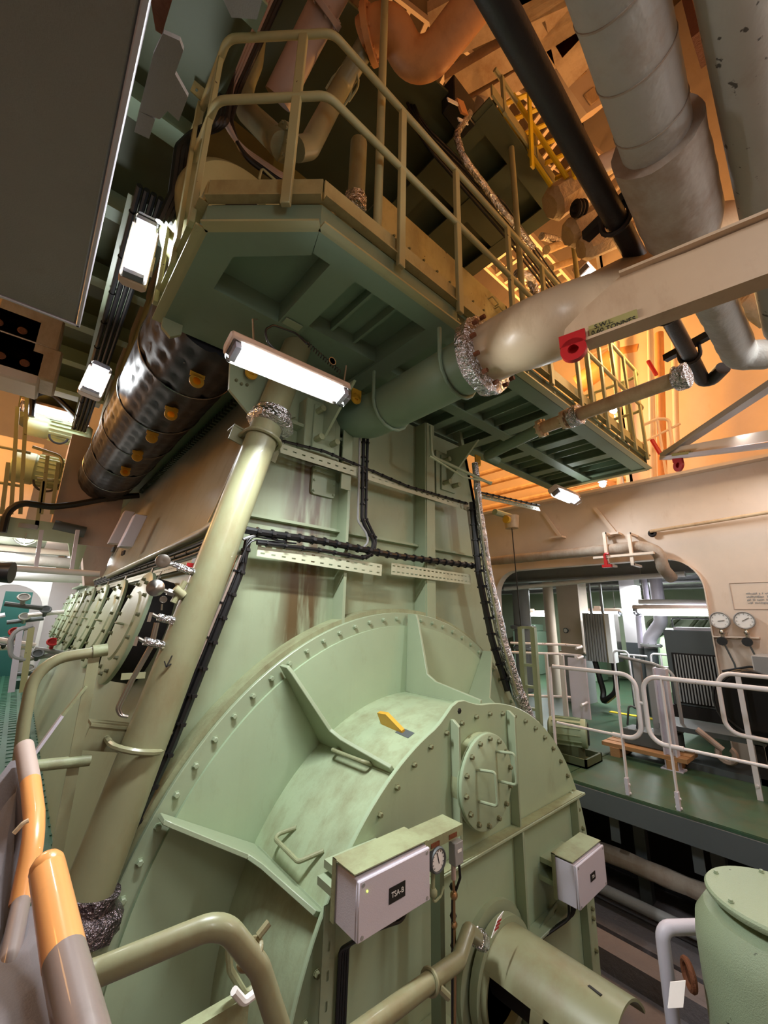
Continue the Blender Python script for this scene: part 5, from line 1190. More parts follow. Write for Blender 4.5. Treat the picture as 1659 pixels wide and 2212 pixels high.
b = MB(); b.box((xs+.3, y0, 0), (xs+.6, y1, 1.15)); b.build('foot', 'grey_dark', cm); b = MB(); b.box((xs+.3, y0, 1.15), (xs+.6, y1, 2.4)); b.build('shaft', 'white', cm)
# striped box (heater with grooves)
sx_ = 8.0; y0, y1 = at(1320, 1400, x=sx_).y, at(1265, 1400, x=sx_).y; z0, z1_ = at(1300, 1430, x=sx_).z, at(1300, 1325, x=sx_).z
sb = thing('ribbed_box', 'hanging silver box with vertical grooves and a white edge, through the arch', 'box', (sx_, y0, z0))
b = MB(); b.box((sx_, y0, z0), (sx_+.5, y1, z1_)); b.build('body', 'steel', sb)
for k in range(8): b = MB(); y = y0+.1+(y1-y0-.12)*k/7; b.box((sx_-.02, y-.014, z0), (sx_, y+.014, z1_)); b.build('rib', 'grey', sb)
b = MB(); b.box((sx_-.03, y0-.03, z0), (sx_+.2, y0+.05, z1_)); b.build('edge_panel', 'label_white', sb)
b = MB(); b.box((sx_+.1, y0+.1, z1_), (sx_+.14, y0+.14, 3.0)); b.box((sx_+.1, y1-.14, z1_), (sx_+.14, y1-.1, 3.0)); b.build('hanger', 'grey', sb)
cable('hose', 'thick black hose looping below the striped box', [(sx_+.1, y1-.1, z0), (sx_+.1, y1-.2, .3), (sx_, y0+.25, .12), (sx_, y0-.02, .35), (sx_, y0-.02, z0)], .05, fil=.25, cat='hose')
# pipes through the arch
def apipe(label, pix, x, r, mat, fil=.15, top=None, foot=None, **k):
    p = [at(a, c_, x=x) for a, c_ in pix]
    if top: p = [V((p[0].x, p[0].y, top))]+p
    if foot is not None: p = p+[V((p[-1].x, p[-1].y, foot))]
    return pipe('pipe', label, p, r, mat, fil, **k)
o = apipe('grey fat vertical pipe with flanges at the left of the arch', [(1122, 1240), (1135, 1450), (1145, 1560)], 8.8, .19, 'grey', 0, n=24, top=2.99, foot=0); flange(o, at(1130, 1355, x=8.8), (0, 0, 1), .28, .07, 'grey', 10); flange(o, at(1134, 1400, x=8.8), (0, 0, 1), .26, .06, 'grey', 10)
o = apipe('white S-bent pipe under the long lamp', [(1425, 1320), (1428, 1345), (1402, 1380), (1406, 1400)], 8.2, .1, 'lilac', .2, n=20, top=2.99); flange(o, at(1407, 1394, x=8.2), (0, 0, 1), .16, .04, 'grey', 8); apipe('dark grey lower length of the white S-bent pipe', [(1406, 1398), (1412, 1470)], 8.25, .1, 'grey_dark', 0, n=20, foot=0)
apipe('slim white bent pipe left of the S-bent pipe', [(1400, 1315), (1378, 1330), (1385, 1400)], 8.3, .045, 'lilac', .1, top=2.99)
apipe('slim dark pipe continuing down below the slim white bent pipe', [(1386, 1395), (1394, 1480)], 8.32, .05, 'grey_dark', 0, foot=0)
apipe('cream pipe beside the cream column', [(1186, 1310), (1196, 1420)], 8.9, .11, 'cream', 0, n=20, top=2.99, foot=0)
apipe('long cream ceiling pipe through the arch', [(1090, 1272), (1320, 1250), (1480, 1240)], 7.3, .04, 'white', 0)
apipe('thin white ceiling pipe below the deep beam', [(1380, 1300), (1540, 1302)], 7.35, .04, 'white', 0)
for k, px in enumerate((1400, 1450, 1490, 1510)): apipe('thin green pipe on the far green wall, %s' % ('first', 'second', 'third', 'fourth')[k]+' from the white S pipe', [(px, 1450), (px, 1345+6*k), (px+18, 1335)], 12.6, .04, 'green_dark', .15)
for k in range(3): b = MB(); y = 3.2+1.6*k; b.box((11.6, y, 0), (12.3, y+.8, 1.2)); b.box((11.7, y+.1, 1.2), (12.2, y+.7, 1.4)); o = b.build('machine_block', 'green_under', bev=.02); tag(o, 'green machine block in the far store space, %s' % ('nearest the white column', 'in the middle', 'furthest left')[k], 'machine')
# white rails deeper in the store
for k, (pa_, pb2, x) in enumerate((((1325, 1405), (1340, 1480), 7.6), ((1405, 1412), (1450, 1420), 7.7))):
    t = thing('store_railing', ('slim white railing loop beside the striped box', 'white railing corner in front of the S-bent pipe')[k], 'railing', at(*pa_, x=x))
    A_ = at(*pa_, x=x); yA = A_.y; yB = at(*pb2, x=x).y
    b = MB(); b.tube([(x, yA, .2), (x, yA, A_.z), (x, yA-.22, A_.z), (x, yA-.24, .2)] if k == 0 else [(x, yA, A_.z-.2), (x, yA, A_.z), (x, yB, A_.z), (x, yB, A_.z-.4)], .016, 10, .06); b.build('loop', 'rail_white', t)
    if k: b = MB(); b.tube([(x, yA, A_.z-.2), (x, yB, A_.z-.18)], .014, 8); b.tube([(x, (yA+yB)/2, 0), (x, (yA+yB)/2, A_.z)], .014, 8); b.build('mid_rail', 'rail_white', t)
b = MB(); b.tube([at(1340, 1413, x=7.75), at(1398, 1418, x=7.75)], .016, 8); pq = at(1369, 1416, x=7.75); b.tube([(7.75, pq.y, 0), pq], .014, 8); o = b.build('store_rail_bar', 'rail_white'); tag(o, 'single white rail bar behind the slim white railing loop', 'bar')
b = MB(); b.box((8.0, at(1470, 1530, z=0).y-.6, .0), (8.1, at(1400, 1530, z=0).y+.3, .012)); o = b.build('floor_stripe', 'yellow'); tag(o, 'worn yellow stripe on the far green deck', 'marking')
# ------------------------------------------------ things on the bulkhead
for k, (px, lbl) in enumerate(((1555, 'round pressure gauge on the bulkhead nearer the arch'), (1608, 'round pressure gauge on the bulkhead nearer the right border'))):
    g = at(px, 1340, x=6.42); t = thing('pressure_gauge', lbl, 'gauge', g)
    b = MB(); b.lathe(g, (-1, 0, 0), [(-.03, .05), (-.03, .1), (.015, .1), (.02, .094), (.015, .088), (.008, .088), (.008, 0)], 28); b.build('case', 'grey', t)
    b = MB(); b.lathe(g+V((-.009, 0, 0)), (-1, 0, 0), [(0, .085), (.0015, 0)], 28); d_ = b.build('dial_face', 'label_white', t)
    b = MB(); b.bar(g+V((-.013, .02, -.01)), g+V((-.013, -.045, .03 if k else .0)), .004, .006, up=(1, 0, 0))
    for j in range(9):
        a = math.radians(225-33*j); d = V((0, math.cos(a), math.sin(a))); b.bar(g+d*.066+V((-.012, 0, 0)), g+d*.078+V((-.012, 0, 0)), .003, .005, up=(1, 0, 0))
    b.build('dial_marks', 'ink', d_)
    b = MB(); b.cyl(g+V((0, 0, -.1)), g+V((0, 0, -.22)), .018, 10); b.sph(g+V((0, 0, -.14)), .03, 10); b.build('stem', 'steel', t)
    b = MB(); b.lathe(g+V((-.06, 0, -.24)), (-1, 0, 0), [(0, .0), (0, .05), (.03, .05), (.03, 0)], 12); b.cyl(g+V((0, 0, -.24)), g+V((-.06, 0, -.24)), .02, 8); b.build('hand_wheel', 'black', t)
    b = MB(); b.box(g+V((.0, -.14 if k == 0 else -.1, -.2)), g+V((.08, .1 if k == 0 else .16, -.185))); b.build('shelf_bracket', 'cream', t)
    b = MB(); b.tube([g+V((0, 0, -.26)), g+V((.03, -.06, -.5)), g+V((.04, -.06, -.75)), g+V((.04, .02 if k == 0 else .06, -.95))], .01, 8, .06); b.build('capillary', 'grey_dark', t)
b = MB(); b.tube([at(1560, 1450, x=6.44), at(1620, 1440, x=6.44), at(1680, 1450, x=6.44)], .012, 8, .1); o = b.build('cable', 'black'); tag(o, 'black cable strung below the two bulkhead gauges', 'cable')
# drawing stencilled on the bulkhead: a plain rectangle outline with rows of faded strokes
mk = thing('wall_notice', 'faded hand-drawn framed notice on the cream bulkhead', 'notice', at(1630, 1285, x=6.495))
y0, y1 = at(1580, 1285, x=6.495).y, at(1700, 1285, x=6.495).y; z0, z1_ = at(1630, 1316, x=6.495).z, at(1630, 1258, x=6.495).z
b = MB()
for (a, c_) in (((y0, z0), (y0, z1_)), ((y0, z0), (y1, z0)), ((y0, z1_), (y1, z1_))): b.bar((6.497, a[0], a[1]), (6.497, c_[0], c_[1]), .004, .006, up=(1, 0, 0))
b.build('frame_line', 'mauve', mk)
b = MB()
for r_ in range(4):
    for k in range(26):
        if random.random() < .75: y = y0-.14-.013*k; z = z1_-.13-.036*r_; b.box((6.496, y-.004, z-random.uniform(.004, .014)), (6.4985, y+.004, z+random.uniform(.004, .014)))
b.build('strokes', 'grey', mk)
# lagged pipe along the top of the arch with hangers, red clamp
x = 6.3; lp_ = [at(1062, 1212, x=x), at(1385, 1180, x=x), at(1425, 1192, x=x), at(1430, 1225, x=x), at(1450, 1248, x=x+.25)]
o = pipe('lagged_pipe', 'old brown-grey lagged pipe along the top of the arch', lp_, .075, 'lagging_old', .16, n=18, wob=.06, sub=.08)
for px in (1305, 1358):
    c = at(px, 1150, x=x-.1); zb_ = at(px, 1222, x=x-.1).z; b = MB(); b.box((x-.12, c.y-.02, zb_), (x-.08, c.y+.02, c.z)); b.box((x-.12, c.y-.02, zb_), (6.5, c.y+.02, zb_+.03)); b.box((x-.12, c.y-.02, c.z-.03), (6.5, c.y+.02, c.z)); b.build('hanger', 'cream', o)
b = MB(); b.box((x-.14, at(1358, 1210, x=x).y-.35, lp_[0].z-.14), (x-.08, at(1290, 1210, x=x).y, lp_[0].z-.11)); b.build('hanger_rail', 'cream', o)
c = at(1312, 1212, x=x-.16); rcl = thing('red_clamp', 'red screw clamp on the hanger under the lagged pipe', 'clamp', c)
b = MB(); b.tube([c+V((0, -.03, .1)), c+V((0, .03, .11)), c+V((0, .03, -.02))], .018, 8, .03); b.box(c+V((-.03, -.05, -.09)), c+V((.03, .07, -.05))); b.box(c+V((-.02, .0, -.06)), c+V((.02, .04, .02))); b.build('body', 'red', rcl)
# thin rails on the bulkhead
o = pipe('wall_pipe', 'thin cream pipe along the bulkhead above the notice', [at(1404, 1148, x=6.4), at(1530, 1128, x=6.4), at(1700, 1100, x=6.4)], .022, 'cream_dirty', 0, n=10); b = MB(); b.torus(at(1409, 1152, x=6.42), (1, 0, 0), .035, .02, 14, 6); b.build('end_ring', 'brown_black', o)
for px, py in ((1300, 1120), (1185, 1130)):
    c = at(px, py, x=6.35); b = MB(); b.bar(c+V((.1, .12, .2)), c+V((.1, -.12, -.22)), .05, .02, up=(1, 0, 0)); b.box(c+V((.0, -.2, -.26)), c+V((.15, .0, -.23))); o = b.build('stay', 'cream'); tag(o, 'cream flat stay on the bulkhead, %s' % ('right of the hanging lamp' if px == 1300 else 'left of the hanging lamp'), 'bracket')
# small bucket-like box and cord under the tray arm
c = at(1105, 1128, y=3.4); hb = thing('junction_pot', 'small round brown pot with a cable hanging from it beside the engine', 'box', c)
b = MB(); b.lathe(c+V((0, 0, -.1)), (0, 0, 1), [(0, .1), (.2, .12)], 18); b.build('pot', 'cream_dirty', hb); b = MB(); b.cyl(c+V((-.16, 0, .02)), c+V((-.1, 0, .02)), .06, 14); b.build('side_gland', 'lug_yellow', hb); b = MB(); b.cyl(c+V((-.3, .1, .13)), c+V((.3, .1, .13)), .05, 10); b.build('support_bar', 'green', hb)
cable('cord', 'thin black cord hanging straight down from the brown pot', [c+V((0, 0, -.1)), c+V((.03, 0, -.6)), c+V((.1, 0, -1.7))], .008, fil=0)
# ------------------------------------------------ below deck
def bpipe(label, z, x, r, mat, wob=0, y0=-.8, y1=9): return pipe('bilge_pipe', label, [(x, y1, z), (x, 2, z), (x, y0, z)], r, mat, 0, n=14, wob=wob, sub=.15 if wob else 0)
b0 = at(1330, 1850, x=4.7); bpipe('old lagged pipe in the dark gap below the deck, upper', b0.z, 4.7, .07, 'lagging_old', .12)
b0 = at(1340, 1938, x=4.5); bpipe('grey pipe in the dark gap below the deck, middle', b0.z, 4.5, .045, 'grey')
b0 = at(1340, 2030, x=4.25); bpipe('cracked lagged pipe low beside the casing', b0.z, 4.25, .075, 'lagging_old', .06)
b0 = at(1330, 1757, x=4.6); o = bpipe('thin dark pipe hung just under the deck edge', b0.z, 4.6, .022, 'grey_dark')
for px in (1330, 1500):
    y = at(px, 1780, x=4.55).y; b = MB(); b.box((4.52, y-.04, -.45), (4.53, y+.04, -.18)); b.build('hanger', 'grey_dark', o)
for k, px in enumerate((1395, 1560)):
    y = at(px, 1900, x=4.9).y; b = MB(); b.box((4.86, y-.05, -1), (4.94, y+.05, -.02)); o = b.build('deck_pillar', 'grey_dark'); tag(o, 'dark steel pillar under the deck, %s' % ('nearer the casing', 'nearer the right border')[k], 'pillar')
# ------------------------------------------------ foreground right: vertical motor and vent pipe
MX, MY, MZ = 2.80, .46, .31
vm = thing('vertical_motor', 'pale green upright motor with a round cap, lower right corner', 'motor', (MX, MY, -1))
b = MB(); b.lathe((MX, MY, MZ-1.3), (0, 0, 1), [(0, .3), (.7, .3), (.72, .335), (1.08, .34), (1.16, .33), (1.22, .29), (1.245, .2)], 56); b.build('body', 'motor_green', vm)
b = MB(); b.lathe((MX, MY, MZ-.03), (0, 0, 1), [(0, .2), (0, .268), (.012, .276), (.024, .276), (.033, .268), (.035, 0)], 56); cp_ = b.build('cap', 'motor_green', vm)
for k in range(6):
    a = 2*PI*k/6+.4; inst(bolt_s, 'bolt', (MX+.24*math.cos(a), MY+.24*math.sin(a), MZ+.004), (0, 0, 1), cp_)
b = MB(); b.box((MX-.28, MY-.28, -1), (MX+.28, MY+.28, -.94)); b.build('base', 'motor_green', vm)
for k in range(40):
    a = 2*PI*k/40; d = V((math.cos(a), math.sin(a), 0)); b = MB(); b.obox(V((MX, MY, MZ-.93))+d*.315, d*.016, V((-d.y, d.x, 0))*.004, (0, 0, .33)); b.build('cooling_fin', 'motor_green', vm)
vp0 = at(1426, 2008, y=.98); xv, yv, zv = vp0.x, vp0.y, vp0.z
vp_ = pipe('vent_pipe', 'light grey bent vent pipe in front of the upright motor', [(xv+.03, yv, -1), (xv+.02, yv, zv-.0), (xv+.18, yv-.12, zv), (xv+.34, yv-.24, zv)], .033, 'lilac', .05, n=16)
b = MB(); c = at(1488, 2105, y=.82); b.torus(c, (.6, -.8, 0), .05, .014, 22, 8); o = b.build('iron_ring', 'rust'); tag(o, 'rusty iron ring with a card beside the vent pipe', 'ring')
b = MB(); a = at(1465, 2120, y=.8); c = at(1462, 2172, y=.8); b.prism([a+V((-.03, .02, 0)), a+V((.03, -.02, 0)), c+V((.01, -.02, 0)), c+V((-.045, .02, 0))], (.002, .002, 0)); o = b.build('tag_card', 'label_white'); tag(o, 'blank white card hung on the rusty ring', 'tag')
# ================================================================ UPPER RIGHT: CASING
# lifting beams with their safe-load plates
def lug(par, c, ax, upv, R=.09):
    ax = V(ax).normalized(); upv = V(upv).normalized(); nn = ax.cross(upv); c = V(c)
    m = MB(); m.lathe(c-nn*.012, nn, [(0, R*.42), (0, R), (.024, R), (.024, R*.42), (0, R*.42)], 24); m.build('lug_ring', 'red', par)
    m = MB(); m.obox(c+upv*R*1.0, ax*R, nn*.012, upv*R*.55); m.build('lug_root', 'red', par)
s0 = at(1216, 755, z=2.62); s1 = at(1659, 603, z=2.62)
bm = thing('lifting_beam', 'cream lifting beam with a red eye, plate reading S.W.L. 0.60 TONNES', 'beam', s0)
d = (s1-s0); d.z = 0; d.normalize(); sdv = V((d.y, -d.x, 0)); h = .1
b = MB(); n0 = s0+V((0, 0, .16))
b.prism([atp(px_, py_, s0, sdv) for px_, py_ in ((1216, 752), (1222, 715), (1262, 672), (1340, 602), (1480, 552), (2300, 212), (2300, 372), (1275, 742))], sdv*.014); b.build('web', 'beam_tan', bm)
b = MB(); b.bar(atp(1340, 602, s0, sdv), atp(2300, 212, s0, sdv), .08, .012); b.bar(atp(1268, 744, s0, sdv), atp(2300, 372, s0, sdv), .08, .012); b.build('flange', 'beam_tan', bm)
lc = atp(1243, 765, s0, sdv)+(-sdv if ray(1322, 722).dot(sdv) > 0 else sdv)*.03; lug(bm, lc, d, (0, 0, 1), .05)
fs_ = -sdv if ray(1322, 722).dot(sdv) > 0 else sdv
pc_ = atp(1325, 705, s0, sdv)+fs_*.018; b = MB(); b.obox(pc_, d*.085, sdv*.002, V((0, 0, .026))); q_ = b.build('name_plate', 'plate_label', bm)
fs_ = -sdv if ray(1322, 722).dot(sdv) > 0 else sdv
axd = d if (RT.dot(d) > 0) else -d
for k, s in enumerate(('S.W.L.', '0.60 TONNES')): text(s, pc_+fs_*.003+V((0, 0, .012-.024*k))-axd*(.03 if k == 0 else 0), axd, (0, 0, 1), .026, 'ink', q_)
# second jib bracket lower right
j0 = at(1435, 990, x=5.6); j1 = at(1720, 955, x=4.6); j2 = at(1720, 800, x=4.6); j1 = j0+(j1-j0)*2.2; j2 = j0+(j2-j0)*2.2
jb = thing('jib_bracket', 'grey triangular lifting jib with a red ring at the right border', 'beam', j0)
b = MB(); b.bar(j0, j1, .12, .04); b.build('lower_arm', 'lilac', jb); b = MB(); b.bar(j0+V((0, 0, .03)), j2, .1, .06); b.build('strut', 'grey', jb)
b = MB(); b.bar(j0+V((0, 0, .06)), j1+V((0, 0, .14)), .02, .1); b.build('upper_arm', 'cream', jb)
lc = at(1466, 1005, x=5.45); lug(jb, lc, (j1-j0), (0, 0, 1), .075)
b = MB(); pcj = j0.lerp(j1, .1)+V((0, 0, .02)); dj = (j1-j0).normalized(); b.bar(pcj-dj*.13, pcj+dj*.13, .124, .03); qj = b.build('name_plate', 'plate_label', jb)
text('S.W.L. TONNES', pcj-V((.063, .0, 0)), -dj if RT.dot(dj) < 0 else dj, (0, 0, 1), .03, 'ink', qj)
# box girder behind: cream horizontal tube/beam from the big pipe to the right
g0 = atd(1330, 640, 2.9); g1 = atd(1720, 520, 2.9)
b = MB(); b.bar(g0, g1, .16, .22); o = b.build('box_girder', 'cream_dirty'); tag(o, 'cream box girder behind the dark pipe in the casing', 'beam')
g0 = at(1180, 745, x=3.6); 
# lagged valves and pipes beyond the stanchions
for k, (p0, p1, rp, lab) in enumerate((((1196, 440), (1258, 398), 36, 'upper'), ((1234, 506), (1302, 466), 30, 'middle'), ((1264, 536), (1345, 500), 27, 'lower'))):
    D_ = 4.3-.1*k; a_, c_ = atd(*p0, D_), atd(*p1, D_); r_ = rp*D_/877; dd = (c_-a_).normalized()
    b = MB(); b.tube([a_-dd*.05, a_, a_.lerp(c_, .5), c_, c_+dd*.04], lambda t: r_ if .1 < t < .9 else r_*.7, 8, wob=.08); o = b.build('lagged_valve', 'insul'); tag(o, 'lumpy beige insulated valve jacket in the casing, %s of three' % lab, 'valve')
    q_ = MB(); q_.tube([c_, c_+dd*(.75 if k == 0 else .4)], r_*.45, 14); q_.build('pipe_stub', 'insul', o)
c = atd(1252, 448, 4.0); vc = thing('valve', 'dark valve cluster between the beige insulated jackets', 'valve', c)
for k in range(3):
    p = c+V((.09*k-.1, 0, .08*k-.1)); b = MB(); b.torus(p, (.7, -.5, .3), .06, .02, 14, 6); b.build('hand_wheel', 'brown_black', vc); b = MB(); b.cyl(p, p+V((.06, .05, .05)), .03, 8); b.build('body', 'brown_black', vc)
for k, (a_, c_, r_) in enumerate((((1180, 540), (1335, 480), .06), ((1190, 580), (1335, 530), .05), ((1170, 510), (1300, 540), .05))):
    pipe('casing_pipe', 'lagged pipe below the insulated valves, %s' % ('first', 'second', 'third')[k], [at(*a_, y=2.1), at(*c_, y=1.9)], r_, 'insul' if k < 2 else 'foil', 0, n=14, wob=.06, sub=.08)
b = MB(); b.tube([at(1118, 590, y=1.9), at(1145, 600, y=1.9), at(1158, 640, y=1.9), at(1130, 668, y=1.9), at(1060, 740, y=1.9)], .05, 14, .12, wob=.1, sub=.04); o = b.build('foil_pipe', 'foil'); tag(o, 'foil-wrapped bend behind the gallery rails', 'pipe')
# casing catwalks with rails, high and orange lit: two levels
def catwalk(label, a, c, w, z, mat='cream', rails=True, npost=6, side=1, bars=True):
    a, c = V((a[0], a[1], z)), V((c[0], c[1], z)); d = (c-a).normalized(); s = V((-d.y, d.x, 0)); L = (c-a).length
    t = thing('catwalk', label, 'catwalk', (a+c)/2)
    for k in (0, 1): m = MB(); m.bar(a+s*w*k, c+s*w*k, .05, .14); m.build('side_beam', mat, t)
    if bars:
        n = int(L/.32)
        for k in range(n): p = a+d*(L*(k+.5)/n); m = MB(); m.bar(p, p+s*w, .07, .05); m.build('cross_bar', mat, t)
    if rails:
        for zz in (.5, 1.0):
            m = MB(); m.tube([a+s*w*side+V((0, 0, zz)), c+s*w*side+V((0, 0, zz))], .022, 10); m.build('handrail', mat, t)
        for k in range(npost): p = a.lerp(c, k/(npost-1))+s*w*side; m = MB(); m.box(p+V((-.025, -.02, 0)), p+V((.025, .02, 1))); m.build('post', mat, t)
    return t
catwalk('orange-lit catwalk frame high above the yellow ladder', (5.2, 2.9), (10.98, 2.8), 1.0, 8.6)
catwalk('lower orange-lit catwalk frame behind the yellow ladder', (5.1, 4.2), (10.98, 3.9), .9, 7.0)
catwalk('casing catwalk with railing beyond the gallery right end', (7.2, 3.2), (10.98, 3.0), .9, 4.4)
catwalk('topmost dim catwalk near the casing roof', (2.5, 3.2), (9.5, 1.4), 1.1, 11.0)
# yellow inclined ladder
yl_ = thing('yellow_ladder', 'bright yellow inclined ladder in the orange casing', 'ladder', atd(1160, 330, 6))
for k, (px0, py0, px1, py1) in enumerate(((1142, 180, 1150, 362), (1232, 340, 1242, 385))):
    m = MB(); m.bar(atd(px0, py0, 4.1), atd(px1, py1, 4.1), .06, .02, up=(0, 1, 0)); m.build('upright', 'yellow', yl_)
for (px0, py0, px1, py1) in ((1108, 205, 1225, 385), (1150, 190, 1262, 375), (1080, 235, 1190, 400)):
    m = MB(); m.tube([atd(px0, py0, 4.15), atd(px1, py1, 4.15)], .024, 10); m.build('handrail', 'yellow', yl_)
for k in range(6):
    t = k/5; m = MB(); m.bar(atd(1090+110*t, 225+160*t, 4.25), atd(1150+100*t, 200+160*t, 4.25), .04, .02); m.build('tread', 'yellow', yl_)
# cream box duct with pressed panels
c = atd(1262, 160, 7); bd = thing('panel_duct', 'orange-lit cream duct box with two pressed panels', 'duct', c)
q4 = [atd(1198, 110, 7), atd(1290, 25, 7), atd(1345, 195, 7), atd(1268, 245, 7), atd(1212, 165, 7)]
b = MB(); b.prism(q4, (0, .5, 0)); b.build('body', 'cream', bd)
for cx_, cy_ in ((1250, 150), (1280, 205)):
    qs = [atd(cx_+a_, cy_+c_, 6.97) for a_, c_ in ((-18, -2), (4, -20), (20, 4), (-2, 22))]; b = MB(); b.prism(qs, (0, .03, 0)); b.build('pressed_panel', 'cream_dirty', bd, bev=.02)
# overhead structure at the top centre right: deep beams and plating
for k, (px0, py0, px1, py1, w_) in enumerate(((1165, -20, 1230, 95, .35), (1020, 60, 1210, -30, .25), (1050, 140, 1240, 30, .25), (1075, 190, 1250, 80, .2), (1000, 20, 1150, -60, .3))):
    b = MB(); p0, p1 = at(px0, py0, z=7.6), at(px1, py1, z=7.6); b.bar(p0+(p0-p1)*.5, p1+(p1-p0)*.5, w_, .18); o = b.build('deck_beam', 'cream_dirty'); tag(o, 'dim beige deck beam high at the top, %s' % ('running steeply beside the grey lagged pipe', 'first across the dark pipe', 'second across the dark pipe', 'third across the dark pipe', 'at the very top edge')[k], 'beam')
b = MB(); b.box((1.0, -1.0, 12.2), (6.0, 9, 12.25)); o = b.build('upper_deck', 'casing_dark'); struct(o); o.name = 'ceiling_upper'
# lagged header pipe crossing under the beams
pipe('casing_pipe', 'dark lagged header crossing toward the dark pipe at the top', [at(1030, 235, y=2.0), at(1120, 165, y=1.7), at(1190, 120, y=1.5)], .12, 'lagging_old', 0, n=18, wob=.05, sub=.1)
# pipes and posts behind the lagged pipes at the right
for k, (p0, p1, r_, mt) in enumerate((((1430, 120), (1480, 240), .08, 'foil'), ((1268, 372), (1365, 322), .07, 'cream'), ((1390, 340), (1440, 480), .05, 'insul'), ((1600, 650), (1659, 690), .08, 'insul'))):
    pipe('casing_pipe', ('crinkled foil pipe between the two lagged pipes', 'cream pipe reaching behind the dark pipe', 'beige pipe beside the canvas sleeve', 'beige pipe at the right border below the lagged elbow')[k], [atd(*p0, 3.4), atd(*p1, 3.4)], r_, mt, 0, n=14, wob=.05 if mt != 'cream' else 0, sub=.08)
b = MB(); c = atd(1498, 50, 2.4); b.obox(c, (.14, 0, .05), (0, .02, 0), (-.03, 0, .2)); o = b.build('perforated_bracket', 'rust'); tag(o, 'rusty bracket plate with holes between the lagged pipes', 'bracket')
for k in range(3): q_ = MB(); p = c+V((-.05+.05*k, -.022, .08-.08*k)); q_.lathe(p, (0, -1, 0), [(0, .022), (.002, .0)], 12); q_.build('hole', 'ink', o)
# vertical posts and pipes beyond the gallery end (orange background)
for k, (px, y0p, y1p, x_, r_, mt) in enumerate(((1412, 700, 1060, 7.6, .05, 'cream'), (1432, 720, 1060, 7.8, .07, 'orange_pipe'), (1462, 640, 1000, 8.2, .05, 'cream'), (1340, 740, 1060, 8.4, .06, 'cream'), (1375, 600, 1060, 9.2, .08, 'cream_dirty'))):
    pipe('casing_post', 'upright pipe beyond the gallery right end, %s from the left' % ('third', 'fourth', 'rightmost', 'leftmost', 'second')[k], [at(px-8, y0p, x=x_), at(px, y1p, x=x_), V((x_, at(px, y1p, x=x_).y, 3.5))], r_, mt, 0, n=12)
hp = thing('hoop_railing', 'pale hooped railing beyond the gallery right end', 'railing', at(1440, 980, x=7.2))
b = MB(); b.tube([at(1390, 918, x=7.2), at(1420, 905, x=7.2), at(1445, 905, x=7.2), at(1452, 960, x=7.2), at(1435, 985, x=7.2)], .025, 10, .1); b.build('hoop', 'cream', hp); pq = at(1420, 905, x=7.2); b = MB(); b.cyl((7.2, pq.y, 3.5), pq, .02, 8); b.build('post', 'cream', hp)
b = MB(); b.tube([at(1380, 960, x=7.2), at(1470, 915, x=7.2)], .02, 8); b.build('bar', 'cream', hp)
for k, (px, py) in enumerate(((1408, 950), (1400, 780))): b = MB(); b.tube([at(px, py, x=7), at(px+18, py+30, x=7)], .03, 8); o = b.build('red_pipe', 'red'); tag(o, 'short red pipe end beyond the gallery rails, %s' % ('lower', 'upper')[k], 'pipe')
# sloping casing ducts, left middle of the orange region
pipe('casing_duct', 'orange-lit round duct beyond the gallery end rails', [at(1250, 830, x=8.8), at(1330, 770, x=8.8), at(1385, 760, x=8.8)], .22, 'orange_pipe', .3, n=20)
for k in range(4): pipe('casing_pipe', 'orange-lit horizontal pipe beyond the gallery rails, %s' % ('top', 'second', 'third', 'bottom')[k], [(9.4, 1.5, 5.6-.35*k), (9.4, 9, 5.6-.35*k)], .07, 'cream_dirty', 0, n=10)
# ================================================================ PORT SIDE BACKGROUND
yq = 8.2
ld = thing('port_landing', 'green landing with railing and bracket on the port side, left', 'platform', at(90, 1130, y=yq))
zq = at(80, 1125, y=yq).z
b = MB(); b.box((-.75, yq, zq-.28), (.55, yq+2.2, zq-.02)); b.build('deck', 'green_dark', ld)
b = MB(); b.box((-.75, yq-.03, zq-.3), (.5, yq, zq)); b.build('edge_beam', 'green', ld)
b = MB(); q0 = at(150, 1160, y=yq); b.prism([(q0.x, yq, zq-.3), (q0.x+.25, yq, zq-.3), (q0.x+.2, yq, zq-.75), (q0.x+.14, yq, zq-.75)], (0, .04, 0)); b.build('bracket', 'green_clean', ld)
for z_ in (.5, 1.05):
    b = MB(); b.tube([(-1.6, yq, zq+z_), (-.3 if z_ > 1 else -.3, yq, zq+z_)], .022, 8); b.build('handrail', 'rail_green', ld)
b = MB(); b.tube([at(70, 965, y=yq), at(130, 985, y=yq), at(135, 1000, y=yq), at(125, 1040, y=yq), at(80, 1035, y=yq)], .025, 8, .12); b.build('rail_loop', 'rail_green', ld)
for px, p0, p1 in ((30, 880, 1110), (50, 860, 1110), (10, 1000, 1110), (95, 985, 1110), (118, 1000, 1110), (85, 1040, 1140)):
    b = MB(); b.bar(at(px+8, p0, y=yq), at(px-6, p1, y=yq), .06, .05); b.build('post', 'rail_green', ld)
cable('cable', 'black cables drooping along the port landing edge', [at(5, 1150, y=yq-.1), at(15, 1105, y=yq-.1), at(45, 1085, y=yq-.1), at(110, 1095, y=yq-.1), at(160, 1090, y=yq-.1), at(240, 1075, y=yq-.1), at(300, 1070, y=yq-.1)], .05, fil=.3)
